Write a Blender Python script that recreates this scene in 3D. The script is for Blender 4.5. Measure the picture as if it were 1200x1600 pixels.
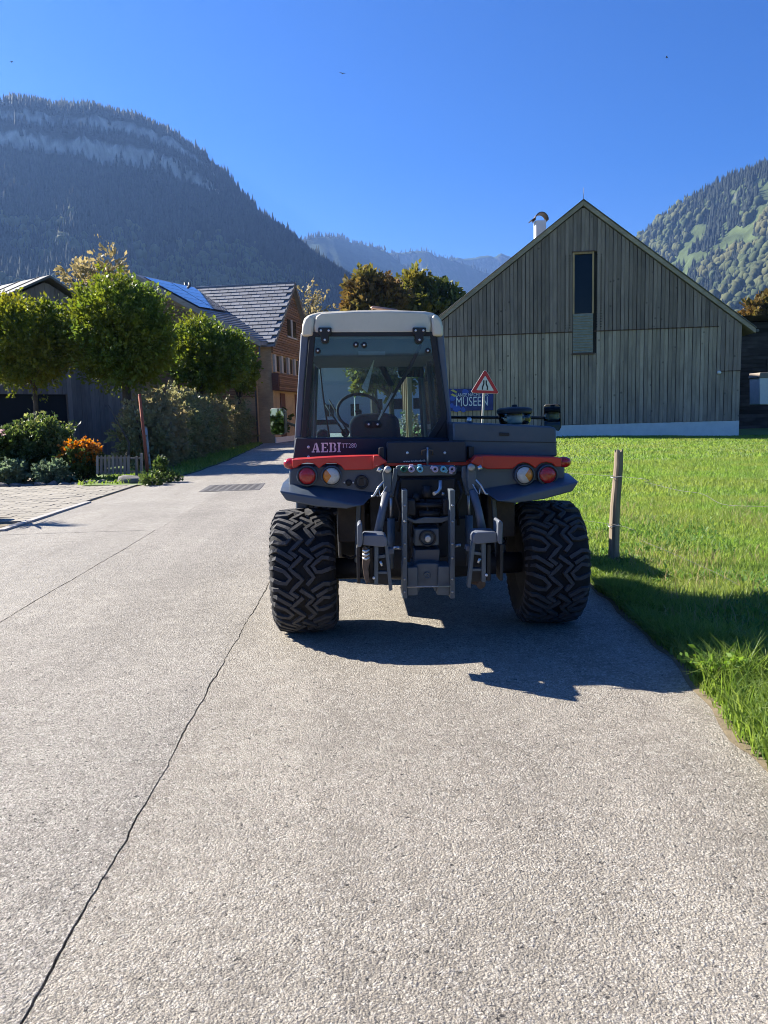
import bpy, bmesh, math, random
import numpy as np
from mathutils import Vector, Matrix
for o in list(bpy.data.objects): bpy.data.objects.remove(o)
S = bpy.context.scene
COL = S.collection
R = math.radians
random.seed(7)
RNG = np.random.default_rng(11)

# ------------------------------------------------------------------ camera
F_PX, CAM_H = 1200.0, 1.6                       # focal length in photo pixels (1200 wide), phone height
PITCH, ROLL, YAW = R(7.2), R(1.6), math.atan(45/1200)
FW = Vector((math.sin(YAW)*math.cos(PITCH), math.cos(YAW)*math.cos(PITCH), -math.sin(PITCH)))
_r0 = Vector((math.cos(YAW), -math.sin(YAW), 0)); _u0 = _r0.cross(FW)
RT = _r0*math.cos(ROLL) - _u0*math.sin(ROLL)
UP = _u0*math.cos(ROLL) + _r0*math.sin(ROLL)
cam_d = bpy.data.cameras.new('camera'); cam = bpy.data.objects.new('camera', cam_d); COL.objects.link(cam)
cam_d.sensor_fit = 'HORIZONTAL'; cam_d.sensor_width = 36; cam_d.lens = 36.0*F_PX/1200
cam_d.clip_start = 0.05; cam_d.clip_end = 40000
cam.matrix_world = Matrix(((RT.x, UP.x, -FW.x, 0), (RT.y, UP.y, -FW.y, 0), (RT.z, UP.z, -FW.z, CAM_H), (0, 0, 0, 1)))
S.camera = cam

# ------------------------------------------------------------------ sky, sun, exposure
SUN_AZ, SUN_EL = R(58), R(34)                   # sun ahead to the left of the road
w = bpy.data.worlds.new('World'); S.world = w; w.use_nodes = True
nt = w.node_tree; nt.nodes.clear()
sky = nt.nodes.new('ShaderNodeTexSky'); sky.sky_type = 'NISHITA'; sky.sun_disc = False
sky.sun_elevation = SUN_EL; sky.sun_rotation = -SUN_AZ; sky.altitude = 1200
sky.air_density = 0.95; sky.dust_density = 0.45; sky.ozone_density = 4.0
hs = nt.nodes.new('ShaderNodeHueSaturation'); hs.inputs['Saturation'].default_value = 1.42; hs.inputs['Hue'].default_value = 0.517
bg = nt.nodes.new('ShaderNodeBackground'); bg.inputs[1].default_value = 0.05
wo = nt.nodes.new('ShaderNodeOutputWorld')
nt.links.new(sky.outputs[0], hs.inputs['Color']); nt.links.new(hs.outputs[0], bg.inputs[0]); nt.links.new(bg.outputs[0], wo.inputs[0])
sun_d = bpy.data.lights.new('sun', 'SUN'); sun_d.energy = 5.0; sun_d.angle = R(0.53); sun_d.color = (1.0, 0.94, 0.84)
sun = bpy.data.objects.new('sun', sun_d); COL.objects.link(sun)
SUN_DIR = Vector((-math.sin(SUN_AZ)*math.cos(SUN_EL), math.cos(SUN_AZ)*math.cos(SUN_EL), math.sin(SUN_EL)))
sun.rotation_euler = SUN_DIR.to_track_quat('Z', 'Y').to_euler()
sun.location = (0, 0, 30)
vs = S.view_settings; vs.view_transform = 'Standard'; vs.look = 'None'; vs.gamma = 1.0; vs.exposure = 1.68
try: vs.use_curve_mapping = False
except Exception: pass
S.display_settings.display_device = 'sRGB'
S.render.engine = 'CYCLES'
cy = S.cycles
cy.use_denoising = True
try: cy.denoiser = 'OPENIMAGEDENOISE'; cy.denoising_prefilter = 'ACCURATE'
except Exception: pass
cy.filter_width = 1.0; cy.max_bounces = 8; cy.transparent_max_bounces = 24; cy.diffuse_bounces = 3; cy.glossy_bounces = 3; cy.transmission_bounces = 4
cy.volume_bounces = 0; cy.caustics_reflective = False; cy.caustics_refractive = False
cy.sample_clamp_indirect = 4.0

# ------------------------------------------------------------------ pixel <-> world helpers
def ray(x, y): return FW + RT*((x-600)/F_PX) + UP*((800-y)/F_PX)
def W(x, y, Y):                                  # photo pixel -> point in the vertical plane at depth Y
    d = ray(x, y); t = Y/d.y; return Vector((t*d.x, Y, CAM_H + t*d.z))
def G(x, y, z=0.0):                              # photo pixel -> point on the level z
    d = ray(x, y); t = (z-CAM_H)/d.z; return Vector((t*d.x, t*d.y, z))
def pix(v):
    v = Vector(v) - Vector((0, 0, CAM_H)); k = v.dot(FW)
    return 600 + F_PX*v.dot(RT)/k, 800 - F_PX*v.dot(UP)/k

# ------------------------------------------------------------------ object helpers
def tag(o, label=None, cat=None, group=None, kind=None):
    if label: o['label'] = label
    if cat: o['category'] = cat
    if group: o['group'] = group
    if kind: o['kind'] = kind
    return o
def empty(name, loc=(0, 0, 0), parent=None, rz=0.0):
    o = bpy.data.objects.new(name, None); COL.objects.link(o); o.empty_display_size = 0.1
    o.location = loc; o.rotation_euler = (0, 0, rz); o.parent = parent
    return o
def world_of(o):
    """translation of the (unrotated) parents, so that parts can be given in world coordinates"""
    v = Vector((0, 0, 0))
    while o is not None:
        v += Vector(o.location); o = o.parent
    return v
class MB:
    def __init__(s): s.v = []; s.f = []; s.sm = []
    def add(s, vs, fs, smooth=False):
        b = len(s.v); s.v += [tuple(p) for p in vs]
        for f in fs: s.f.append(tuple(b+i for i in f)); s.sm.append(smooth)
        return s
    def box(s, c, d, rz=0.0, ry=0.0, rx=0.0):
        hx, hy, hz = d[0]/2, d[1]/2, d[2]/2
        M = Matrix.Rotation(rz, 3, 'Z') @ Matrix.Rotation(ry, 3, 'Y') @ Matrix.Rotation(rx, 3, 'X')
        vs = [Vector(c) + M @ Vector((x, y, z)) for z in (-hz, hz) for x, y in ((-hx, -hy), (hx, -hy), (hx, hy), (-hx, hy))]
        return s.add(vs, [(3, 2, 1, 0), (4, 5, 6, 7), (0, 1, 5, 4), (1, 2, 6, 5), (2, 3, 7, 6), (3, 0, 4, 7)])
    def loft(s, a, b, smooth=False, caps=True):
        n = len(a); vs = list(a) + list(b)
        fs = [(i, (i+1) % n, n+(i+1) % n, n+i) for i in range(n)]
        if caps: fs += [tuple(range(n-1, -1, -1)), tuple(range(n, 2*n))]
        return s.add(vs, fs, smooth)
    def tube(s, pts, r, n=8, caps=True, smooth=True):
        pts = [Vector(p) for p in pts]; m = len(pts); rs = r if isinstance(r, (list, tuple)) else [r]*m
        vs = []; prev = None
        for i, p in enumerate(pts):
            t = (pts[min(i+1, m-1)] - pts[max(i-1, 0)])
            if t.length < 1e-9: t = Vector((0, 0, 1))
            t.normalize()
            if prev is None:
                a = t.cross(Vector((0, 0, 1)))
                if a.length < 0.05: a = t.cross(Vector((1, 0, 0)))
            else: a = prev - t*prev.dot(t)
            a.normalize(); prev = a; b = t.cross(a)
            for k in range(n):
                q = 2*math.pi*k/n; vs.append(p + (a*math.cos(q) + b*math.sin(q))*rs[i])
        fs = [(i*n+k, i*n+(k+1) % n, (i+1)*n+(k+1) % n, (i+1)*n+k) for i in range(m-1) for k in range(n)]
        b0 = len(s.v); s.add(vs, fs, smooth)
        if caps:
            s.f.append(tuple(b0+k for k in range(n-1, -1, -1))); s.sm.append(False)
            s.f.append(tuple(b0+(m-1)*n+k for k in range(n))); s.sm.append(False)
        return s
    def lathe(s, c, axis, prof, n=24, smooth=True):
        """prof: (radius, distance along axis)"""
        ax = Vector(axis).normalized(); a = ax.cross(Vector((0, 0, 1)))
        if a.length < 0.05: a = ax.cross(Vector((1, 0, 0)))
        a.normalize(); b = ax.cross(a); c = Vector(c); vs = []
        for r, h in prof:
            for k in range(n):
                q = 2*math.pi*k/n; vs.append(c + ax*h + (a*math.cos(q) + b*math.sin(q))*r)
        m = len(prof)
        fs = [(i*n+k, i*n+(k+1) % n, (i+1)*n+(k+1) % n, (i+1)*n+k) for i in range(m-1) for k in range(n)]
        b0 = len(s.v); s.add(vs, fs, smooth)
        if prof[0][0] > 1e-6: s.f.append(tuple(b0+k for k in range(n-1, -1, -1))); s.sm.append(False)
        if prof[-1][0] > 1e-6: s.f.append(tuple(b0+(m-1)*n+k for k in range(n))); s.sm.append(False)
        return s
    def px(s, pts, Y0, Y1, taper=1.0, Yref=None):
        """polygon in photo pixels at depth Y0 (or Yref), pushed straight back to Y1"""
        a = [W(x, y, Yref or Y0) for x, y in pts]
        for p in a: p.y = Y0
        c = sum(a, Vector())/len(a)
        b = [Vector((c.x+(p.x-c.x)*taper, Y1, c.z+(p.z-c.z)*taper)) for p in a]
        return s.loft(a, b)
    def build(s, name, mat, parent=None, bevel=0.0, seg=2, fix=True):
        off = world_of(parent) if parent is not None else Vector()
        me = bpy.data.meshes.new(name)
        me.from_pydata([tuple(Vector(p)-off) for p in s.v], [], s.f)
        if fix:
            bm = bmesh.new(); bm.from_mesh(me)
            for f, sm in zip(bm.faces, s.sm): f.smooth = sm
            bmesh.ops.remove_doubles(bm, verts=bm.verts, dist=1e-6)
            bmesh.ops.recalc_face_normals(bm, faces=bm.faces); bm.to_mesh(me); bm.free()
        me.materials.append(mat)
        o = bpy.data.objects.new(name, me); COL.objects.link(o)
        if parent is not None: o.parent = parent
        if bevel:
            m = o.modifiers.new('bevel', 'BEVEL'); m.width = bevel; m.segments = seg; m.limit_method = 'ANGLE'; m.angle_limit = R(35)
            for p in me.polygons: p.use_smooth = True
            try: me.set_sharp_from_angle(angle=R(40))
            except Exception: pass
        return o
def raw_mesh(name, v, faces, mat, parent=None, smooth=False, attr=None):
    """numpy verts (N,3) and faces (M,k) -> object"""
    me = bpy.data.meshes.new(name); v = np.asarray(v, np.float32); faces = np.asarray(faces, np.int32)
    m, k = faces.shape
    me.vertices.add(len(v)); me.vertices.foreach_set('co', v.ravel())
    me.loops.add(m*k); me.loops.foreach_set('vertex_index', faces.ravel())
    me.polygons.add(m); me.polygons.foreach_set('loop_start', np.arange(0, m*k, k, dtype=np.int32))
    try: me.polygons.foreach_set('loop_total', np.full(m, k, np.int32))
    except Exception: pass
    if smooth: me.polygons.foreach_set('use_smooth', np.ones(m, bool))
    if attr is not None:
        for nm, vals in attr.items():
            a = me.attributes.new(nm, 'FLOAT', 'POINT'); a.data.foreach_set('value', np.asarray(vals, np.float32))
    me.update(calc_edges=True); me.validate()
    me.materials.append(mat)
    o = bpy.data.objects.new(name, me); COL.objects.link(o)
    if parent is not None: o.parent = parent
    return o
def share(o, loc, parent=None, rot=None, name=None, scale=None):
    c = o.copy(); COL.objects.link(c); c.location = loc
    if name: c.name = name
    if rot is not None: c.rotation_euler = rot
    if scale is not None: c.scale = scale
    if parent is not None: c.parent = parent
    return c

# ------------------------------------------------------------------ materials
def node(nt, t, **kw):
    n = nt.nodes.new(t)
    for k, v in kw.items():
        if hasattr(n, k): setattr(n, k, v)
        else: n.inputs[k].default_value = v
    return n
def ramp(nt, a, b, fac, p0=0.0, p1=1.0):
    n = nt.nodes.new('ShaderNodeValToRGB'); e = n.color_ramp.elements
    e[0].position, e[1].position = p0, p1; e[0].color = (*a, 1); e[1].color = (*b, 1)
    nt.links.new(fac, n.inputs[0]); return n.outputs[0]
def new_mat(name):
    m = bpy.data.materials.new(name); m.use_nodes = True; nt = m.node_tree
    return m, nt, nt.nodes['Principled BSDF'], nt.nodes['Material Output']
def mixc(nt, a, b, fac, mode='MIX'):
    n = nt.nodes.new('ShaderNodeMix'); n.data_type = 'RGBA'; n.blend_type = mode
    for i, x in ((6, a), (7, b)):
        if isinstance(x, tuple): n.inputs[i].default_value = (*x, 1)
        else: nt.links.new(x, n.inputs[i])
    if isinstance(fac, (int, float)): n.inputs[0].default_value = fac
    else: nt.links.new(fac, n.inputs[0])
    return n.outputs[2]
def simple(name, col, rough=0.5, metal=0.0, var=0.12, scale=6.0, bump=0.0, bscale=60.0, spec=0.5, coat=0.0, dust=0.0, dustcol=(0.2, 0.18, 0.15), obrand=0.0):
    m, nt, b, out = new_mat(name); L = nt.links
    tc = node(nt, 'ShaderNodeTexCoord')
    n = node(nt, 'ShaderNodeTexNoise', Scale=scale, Detail=6.0, Roughness=0.65); L.new(tc.outputs['Object'], n.inputs['Vector'])
    lo = tuple(c*(1-var) for c in col); hi = tuple(min(1, c*(1+var)) for c in col)
    c = ramp(nt, lo, hi, n.outputs[0], 0.3, 0.7)
    if obrand:
        oi = node(nt, 'ShaderNodeObjectInfo'); mr = node(nt, 'ShaderNodeMapRange'); L.new(oi.outputs['Random'], mr.inputs[0])
        mr.inputs[3].default_value = 1-obrand; mr.inputs[4].default_value = 1+obrand*0.7
        hsv = node(nt, 'ShaderNodeHueSaturation'); L.new(c, hsv.inputs['Color']); L.new(mr.outputs[0], hsv.inputs['Value']); c = hsv.outputs[0]
    if dust:
        n2 = node(nt, 'ShaderNodeTexNoise', Scale=scale*2.3, Detail=8.0, Roughness=0.75); L.new(tc.outputs['Object'], n2.inputs['Vector'])
        mm = node(nt, 'ShaderNodeMapRange'); L.new(n2.outputs[0], mm.inputs[0])
        mm.inputs[1].default_value = 0.48; mm.inputs[2].default_value = 0.75; mm.inputs[4].default_value = dust
        c = mixc(nt, c, dustcol, mm.outputs[0])
        rr = node(nt, 'ShaderNodeMapRange'); L.new(n2.outputs[0], rr.inputs[0])
        rr.inputs[1].default_value = 0.35; rr.inputs[2].default_value = 0.7; rr.inputs[3].default_value = rough; rr.inputs[4].default_value = min(1, rough+0.3)
        L.new(rr.outputs[0], b.inputs['Roughness'])
    else: b.inputs['Roughness'].default_value = rough
    L.new(c, b.inputs['Base Color']); b.inputs['Metallic'].default_value = metal
    b.inputs['Specular IOR Level'].default_value = spec; b.inputs['Coat Weight'].default_value = coat; b.inputs['Coat Roughness'].default_value = 0.08
    if bump:
        n3 = node(nt, 'ShaderNodeTexNoise', Scale=bscale, Detail=4.0); L.new(tc.outputs['Object'], n3.inputs['Vector'])
        bp = node(nt, 'ShaderNodeBump', Strength=bump, Distance=0.01); L.new(n3.outputs[0], bp.inputs['Height']); L.new(bp.outputs[0], b.inputs['Normal'])
    return m
def leafmat(name, c0, c1, trans=0.45, rough=0.55, tcol=None, var2=None):
    """leaf: colour varies leaf by leaf, light passes through"""
    m, nt, b, out = new_mat(name); L = nt.links
    g = node(nt, 'ShaderNodeNewGeometry'); c = ramp(nt, c0, c1, g.outputs['Random Per Island'])
    if var2:
        tc = node(nt, 'ShaderNodeTexCoord'); n = node(nt, 'ShaderNodeTexNoise', Scale=var2[1], Detail=3.0); L.new(tc.outputs['Object'], n.inputs['Vector'])
        mm = node(nt, 'ShaderNodeMapRange'); L.new(n.outputs[0], mm.inputs[0]); mm.inputs[1].default_value = 0.42; mm.inputs[2].default_value = 0.62
        c = mixc(nt, c, var2[0], mm.outputs[0])
    L.new(c, b.inputs['Base Color']); b.inputs['Roughness'].default_value = rough; b.inputs['Specular IOR Level'].default_value = 0.3
    t = node(nt, 'ShaderNodeBsdfTranslucent')
    hsv = node(nt, 'ShaderNodeHueSaturation', Value=1.7, Saturation=1.1); hsv.inputs['Hue'].default_value = 0.49
    L.new(c, hsv.inputs['Color']); L.new(hsv.outputs[0], t.inputs[0])
    mx = node(nt, 'ShaderNodeMixShader'); mx.inputs[0].default_value = trans
    L.new(b.outputs[0], mx.inputs[1]); L.new(t.outputs[0], mx.inputs[2]); L.new(mx.outputs[0], out.inputs[0])
    return m
def woodmat(name, c0, c1, axis='Z', rough=0.85, rand=0.3, knots=0.6, fine=40.0):
    """planks: grain stretched along the axis, own tone for each board, dark knots"""
    m, nt, b, out = new_mat(name); L = nt.links
    tc = node(nt, 'ShaderNodeTexCoord'); oi = node(nt, 'ShaderNodeObjectInfo')
    mp = node(nt, 'ShaderNodeMapping'); L.new(tc.outputs['Object'], mp.inputs[0])
    sc = {'Z': (fine, fine, 1.6), 'X': (1.6, fine, fine), 'Y': (fine, 1.6, fine)}[axis]; mp.inputs['Scale'].default_value = sc
    cmb = node(nt, 'ShaderNodeCombineXYZ'); mu = node(nt, 'ShaderNodeMath', operation='MULTIPLY'); mu.inputs[1].default_value = 97.0
    L.new(oi.outputs['Random'], mu.inputs[0])
    for i in range(3): L.new(mu.outputs[0], cmb.inputs[i])
    L.new(cmb.outputs[0], mp.inputs['Location'])
    n = node(nt, 'ShaderNodeTexNoise', Scale=1.0, Detail=6.0, Roughness=0.7); L.new(mp.outputs[0], n.inputs['Vector'])
    c = ramp(nt, c0, c1, n.outputs[0], 0.3, 0.7)
    va = node(nt, 'ShaderNodeVectorMath', operation='ADD'); L.new(tc.outputs['Object'], va.inputs[0]); L.new(cmb.outputs[0], va.inputs[1])
    v = node(nt, 'ShaderNodeTexVoronoi', Scale=1.7); L.new(va.outputs[0], v.inputs['Vector'])
    mm = node(nt, 'ShaderNodeMapRange'); L.new(v.outputs['Distance'], mm.inputs[0])
    mm.inputs[1].default_value = 0.06; mm.inputs[2].default_value = 0.12; mm.inputs[3].default_value = knots; mm.inputs[4].default_value = 0.0
    c = mixc(nt, c, tuple(x*0.25 for x in c0), mm.outputs[0])
    n2 = node(nt, 'ShaderNodeTexNoise', Scale=0.7, Detail=3.0); L.new(va.outputs[0], n2.inputs['Vector'])
    c = mixc(nt, c, (0.125, 0.108, 0.105), ramp(nt, (0, 0, 0), (0.55, 0.55, 0.55), n2.outputs[0], 0.45, 0.75))
    mr = node(nt, 'ShaderNodeMapRange'); L.new(oi.outputs['Random'], mr.inputs[0]); mr.inputs[3].default_value = 1-rand; mr.inputs[4].default_value = 1+rand
    hsv = node(nt, 'ShaderNodeHueSaturation'); L.new(c, hsv.inputs['Color']); L.new(mr.outputs[0], hsv.inputs['Value'])
    L.new(hsv.outputs[0], b.inputs['Base Color']); b.inputs['Roughness'].default_value = rough; b.inputs['Specular IOR Level'].default_value = 0.25
    bp = node(nt, 'ShaderNodeBump', Strength=0.35, Distance=0.01); L.new(n.outputs[0], bp.inputs['Height']); L.new(bp.outputs[0], b.inputs['Normal'])
    return m
def glassmat(name, tint=(0.7, 0.84, 0.86), rough=0.02, film=0.0):
    m, nt, b, out = new_mat(name); L = nt.links; nt.nodes.remove(b)
    t = node(nt, 'ShaderNodeBsdfTransparent'); t.inputs[0].default_value = (*tint, 1)
    g = node(nt, 'ShaderNodeBsdfGlossy'); g.inputs['Roughness'].default_value = rough
    f = node(nt, 'ShaderNodeFresnel'); f.inputs[0].default_value = 1.5
    mx = node(nt, 'ShaderNodeMixShader'); L.new(f.outputs[0], mx.inputs[0]); L.new(t.outputs[0], mx.inputs[1]); L.new(g.outputs[0], mx.inputs[2])
    if film:                                       # bluish dust-like film mixed in for the sky's sheen on the pane
        d = node(nt, 'ShaderNodeBsdfDiffuse'); d.inputs[0].default_value = (0.62, 0.68, 0.70, 1); m2 = node(nt, 'ShaderNodeMixShader'); m2.inputs[0].default_value = film
        L.new(mx.outputs[0], m2.inputs[1]); L.new(d.outputs[0], m2.inputs[2]); mx = m2
    L.new(mx.outputs[0], out.inputs[0]); return m
def asphaltmat(name, base, stone, pit):
    m, nt, b, out = new_mat(name); L = nt.links
    tc = node(nt, 'ShaderNodeTexCoord'); P = tc.outputs['Object']
    wn = node(nt, 'ShaderNodeTexNoise', Scale=60.0, Detail=2.0); L.new(P, wn.inputs['Vector'])
    wv = mixc(nt, P, wn.outputs['Color'], 0.012)
    v = node(nt, 'ShaderNodeTexVoronoi', Scale=100.0, Randomness=1.0); L.new(wv, v.inputs['Vector'])
    v2 = node(nt, 'ShaderNodeTexVoronoi', Scale=48.0, Randomness=1.0); L.new(wv, v2.inputs['Vector'])
    big = node(nt, 'ShaderNodeTexNoise', Scale=0.55, Detail=5.0, Roughness=0.6); L.new(P, big.inputs['Vector'])
    mid = node(nt, 'ShaderNodeTexNoise', Scale=7.0, Detail=5.0, Roughness=0.7); L.new(P, mid.inputs['Vector'])
    pn = node(nt, 'ShaderNodeTexNoise', Scale=34.0, Detail=4.0, Roughness=0.7); L.new(P, pn.inputs['Vector'])
    c = ramp(nt, tuple(x*0.80 for x in base), tuple(x*1.14 for x in base), big.outputs[0], 0.32, 0.68)
    c = mixc(nt, c, ramp(nt, (0.66, 0.65, 0.64), (1.2, 1.2, 1.2), mid.outputs[0], 0.3, 0.68), 0.75, 'MULTIPLY')
    tm = node(nt, 'ShaderNodeMapping'); tm.inputs['Scale'].default_value = (1.5, 0.10, 1.0); L.new(P, tm.inputs[0])
    tn = node(nt, 'ShaderNodeTexNoise', Scale=1.0, Detail=4.0, Roughness=0.6); L.new(tm.outputs[0], tn.inputs['Vector'])
    c = mixc(nt, c, ramp(nt, (0.80, 0.79, 0.78), (1.10, 1.10, 1.09), tn.outputs[0], 0.36, 0.62), 0.85, 'MULTIPLY')
    bw = node(nt, 'ShaderNodeSeparateColor'); L.new(v.outputs['Color'], bw.inputs[0])
    c = mixc(nt, c, stone, ramp(nt, (0, 0, 0), (0.7, 0.7, 0.7), bw.outputs[0], 0.62, 0.95))
    c = mixc(nt, c, tuple(x*0.55 for x in base), ramp(nt, (0.75, 0.75, 0.75), (0, 0, 0), bw.outputs[1], 0.05, 0.3))
    bw2 = node(nt, 'ShaderNodeSeparateColor'); L.new(v2.outputs['Color'], bw2.inputs[0])
    c = mixc(nt, c, stone, ramp(nt, (0, 0, 0), (0.5, 0.5, 0.5), bw2.outputs[2], 0.8, 0.96))
    # pits where grit has gone and grain crevices, their shadow put into the colour
    gn = node(nt, 'ShaderNodeTexNoise', Scale=185.0, Detail=3.0, Roughness=0.75); L.new(P, gn.inputs['Vector'])
    c = mixc(nt, c, ramp(nt, (0.30, 0.285, 0.275), (1.30, 1.30, 1.30), gn.outputs[0], 0.36, 0.60), 0.9, 'MULTIPLY')
    c = mixc(nt, c, tuple(x*0.36 for x in base), ramp(nt, (0, 0, 0), (0.35, 0.35, 0.35), v.outputs['Distance'], 0.5, 0.8))
    st = node(nt, 'ShaderNodeTexNoise', Scale=1.6, Detail=7.0, Roughness=0.72); L.new(P, st.inputs['Vector'])
    c = mixc(nt, c, tuple(x*0.62 for x in base), ramp(nt, (0.55, 0.55, 0.55), (0, 0, 0), st.outputs[0], 0.30, 0.46))
    vp = node(nt, 'ShaderNodeTexVoronoi', Scale=17.0, Randomness=1.0); L.new(wv, vp.inputs['Vector'])
    vps = node(nt, 'ShaderNodeSeparateColor'); L.new(vp.outputs['Color'], vps.inputs[0])
    hole = node(nt, 'ShaderNodeMath', operation='MULTIPLY'); L.new(vps.outputs[0], hole.inputs[0]); hole.inputs[1].default_value = 0.17
    isp = node(nt, 'ShaderNodeMath', operation='SUBTRACT'); L.new(hole.outputs[0], isp.inputs[0]); L.new(vp.outputs['Distance'], isp.inputs[1])
    c = mixc(nt, c, pit, ramp(nt, (0, 0, 0), (0.9, 0.9, 0.9), isp.outputs[0], 0.03, 0.07))
    pit_f = ramp(nt, (0.9, 0.9, 0.9), (0, 0, 0), pn.outputs[0], 0.335, 0.40)
    c = mixc(nt, c, pit, pit_f)
    L.new(c, b.inputs['Base Color']); b.inputs['Roughness'].default_value = 0.82; b.inputs['Specular IOR Level'].default_value = 0.35
    h1 = node(nt, 'ShaderNodeMath', operation='MULTIPLY'); h1.inputs[1].default_value = -1.0; L.new(v.outputs['Distance'], h1.inputs[0])
    h2 = node(nt, 'ShaderNodeMath', operation='ADD'); L.new(h1.outputs[0], h2.inputs[0]); L.new(gn.outputs[0], h2.inputs[1])
    h3 = node(nt, 'ShaderNodeMath', operation='MULTIPLY_ADD'); h3.inputs[1].default_value = 1.6; L.new(pn.outputs[0], h3.inputs[0]); L.new(h2.outputs[0], h3.inputs[2])
    bp = node(nt, 'ShaderNodeBump', Strength=1.0, Distance=0.0065); L.new(h3.outputs[0], bp.inputs['Height']); L.new(bp.outputs[0], b.inputs['Normal'])
    return m

M = {}
M['asphalt'] = asphaltmat('asphalt_warm', (0.405, 0.365, 0.30), (0.56, 0.52, 0.445), (0.03, 0.028, 0.027))
M['asphalt2'] = asphaltmat('asphalt_grey', (0.38, 0.348, 0.295), (0.55, 0.51, 0.445), (0.03, 0.028, 0.027))
M['asphalt3'] = asphaltmat('asphalt_pale', (0.395, 0.365, 0.31), (0.54, 0.50, 0.445), (0.05, 0.047, 0.043))
M['base'] = simple('road_base', (0.03, 0.028, 0.025), 0.95)
M['soil'] = simple('soil', (0.16, 0.125, 0.075), 0.95, var=0.3, scale=14, bump=0.6, bscale=70)
M['ground'] = simple('meadow_ground', (0.10, 0.15, 0.035), 0.95, var=0.3, scale=0.6, bump=0.5, bscale=9)
M['lawn'] = simple('lawn_soil', (0.12, 0.18, 0.035), 0.95, var=0.3, scale=3.0, bump=0.5, bscale=30)
M['paver'] = simple('paver', (0.25, 0.225, 0.18), 0.85, var=0.15, scale=9, bump=0.3, bscale=80, obrand=0.16)
M['kerb'] = simple('kerb_stone', (0.34, 0.32, 0.29), 0.85, var=0.2, scale=7, bump=0.4)
M['rock'] = simple('boulder', (0.13, 0.125, 0.115), 0.9, var=0.35, scale=6, bump=0.7, bscale=22)
M['plinth'] = simple('painted_concrete', (0.74, 0.73, 0.70), 0.85, var=0.07, scale=2.5, bump=0.15)
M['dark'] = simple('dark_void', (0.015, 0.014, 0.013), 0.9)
M['glass_dark'] = simple('dark_window', (0.008, 0.009, 0.011), 0.08, spec=0.25)
# ================================================================== SETTING
def smooth01(x): x = max(0.0, min(1.0, x)); return x*x*(3-2*x)
def edge_r(y): return 1.70 + 0.40*smooth01((y-1.8)/4.5) + 0.018*math.sin(y*3.1) + 0.012*math.sin(y*8.3+1)
def vnoise(x, y, seed=0):
    """cheap smooth value noise on arrays"""
    x = np.asarray(x, float); y = np.asarray(y, float)
    xi = np.floor(x).astype(np.int64); yi = np.floor(y).astype(np.int64); fx = x-xi; fy = y-yi
    fx = fx*fx*(3-2*fx); fy = fy*fy*(3-2*fy)
    def h(a, b):
        n = (a*374761393 + b*668265263 + seed*1442695041) & 0x7fffffff
        n = ((n ^ (n >> 13))*1274126177) & 0x7fffffff
        return ((n ^ (n >> 16)) & 0xffff)/65535.0
    return (h(xi, yi)*(1-fx) + h(xi+1, yi)*fx)*(1-fy) + (h(xi, yi+1)*(1-fx) + h(xi+1, yi+1)*fx)*fy
def fbm(x, y, oct=5, seed=0, gain=0.5):
    r = 0; a = 1; t = 0
    for i in range(oct): r = r + a*vnoise(np.asarray(x)*2**i, np.asarray(y)*2**i, seed+i); t += a; a *= gain
    return r/t

# one sheet that reaches the horizon under everything
gm = MB(); gm.add([(-9000, -1500, -0.06), (9000, -1500, -0.06), (9000, 9500, -0.06), (-9000, 9500, -0.06)], [(0, 1, 2, 3)])
tag(gm.build('ground', M['ground']), kind='structure')

# road: three lanes of old asphalt with open joints between them
def jag(seed, base, slope, amp):
    rr = random.Random(seed); w_ = [0.0]
    for i in range(2200): w_.append(w_[-1]*0.80 + rr.gauss(0, amp))
    return lambda y: base + slope*(y-1.93) + w_[max(0, min(2199, int((y+6)/0.03)))] + 0.004*math.sin(y*1.7+seed)
crackA = jag(3, -0.945, 0.014, 0.0026); crackB = jag(5, -2.93, -0.003, 0.0024)
def ys_steps(y0, y1):
    out = []; y = y0
    while y < y1:
        out.append(y); y += 0.03 if y < 9 else (0.06 if y < 16 else 0.5)
    return out + [y1]
def strip(name, fl, fr, y0, y1, z, mat, skirt=0.03):
    ys = ys_steps(y0, y1); m = MB(); n = len(ys); v = []
    for y in ys:
        a, b = fl(y), fr(y); v += [(a, y, z-skirt), (a, y, z), (b, y, z), (b, y, z-skirt)]
    f = []
    for i in range(n-1):
        for k in range(3): f.append((i*4+k, i*4+k+1, i*4+4+k+1, i*4+4+k))
    f += [(0, 1, 2, 3), (n*4-4, n*4-1, n*4-2, n*4-3)]
    m.add(v, f); return tag(m.build(name, mat), kind='structure')
gapw = lambda y, s: 0.0028 + 0.0024*s + 0.0016*math.sin(y*2.3+s) * math.sin(y*5.1)
bm_ = MB(); bm_.box((-3.8, 26, -0.045), (13, 70, 0.02)); tag(bm_.build('road_base', M['base']), kind='structure')
def left_edge(y):
    pts = [(-6, -5.42), (11, -5.40), (19.2, -5.42), (20.2, -5.35), (23.4, -4.9), (30, -4.9), (45, -5.5), (54, -6.0), (60, -6.0)]
    for (a, xa), (b, xb) in zip(pts, pts[1:]):
        if y <= b: return xa + (xb-xa)*(y-a)/(b-a) + 0.03*math.sin(y*2.1)*smooth01((y-19)/2)
    return -6.0
strip('road', lambda y: crackA(y)+gapw(y, 0), edge_r, -6, 60, 0.0, M['asphalt'])
strip('road', lambda y: crackB(y)+gapw(y, 2), lambda y: crackA(y)-gapw(y, 0), -6, 60, 0.003, M['asphalt2'])
strip('road', left_edge, lambda y: crackB(y)-gapw(y, 2), -6, 11.4, 0.001, M['asphalt3'])
strip('road', left_edge, lambda y: crackB(y)-0.001, 11.43, 60, 0.0, M['asphalt3'])
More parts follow.
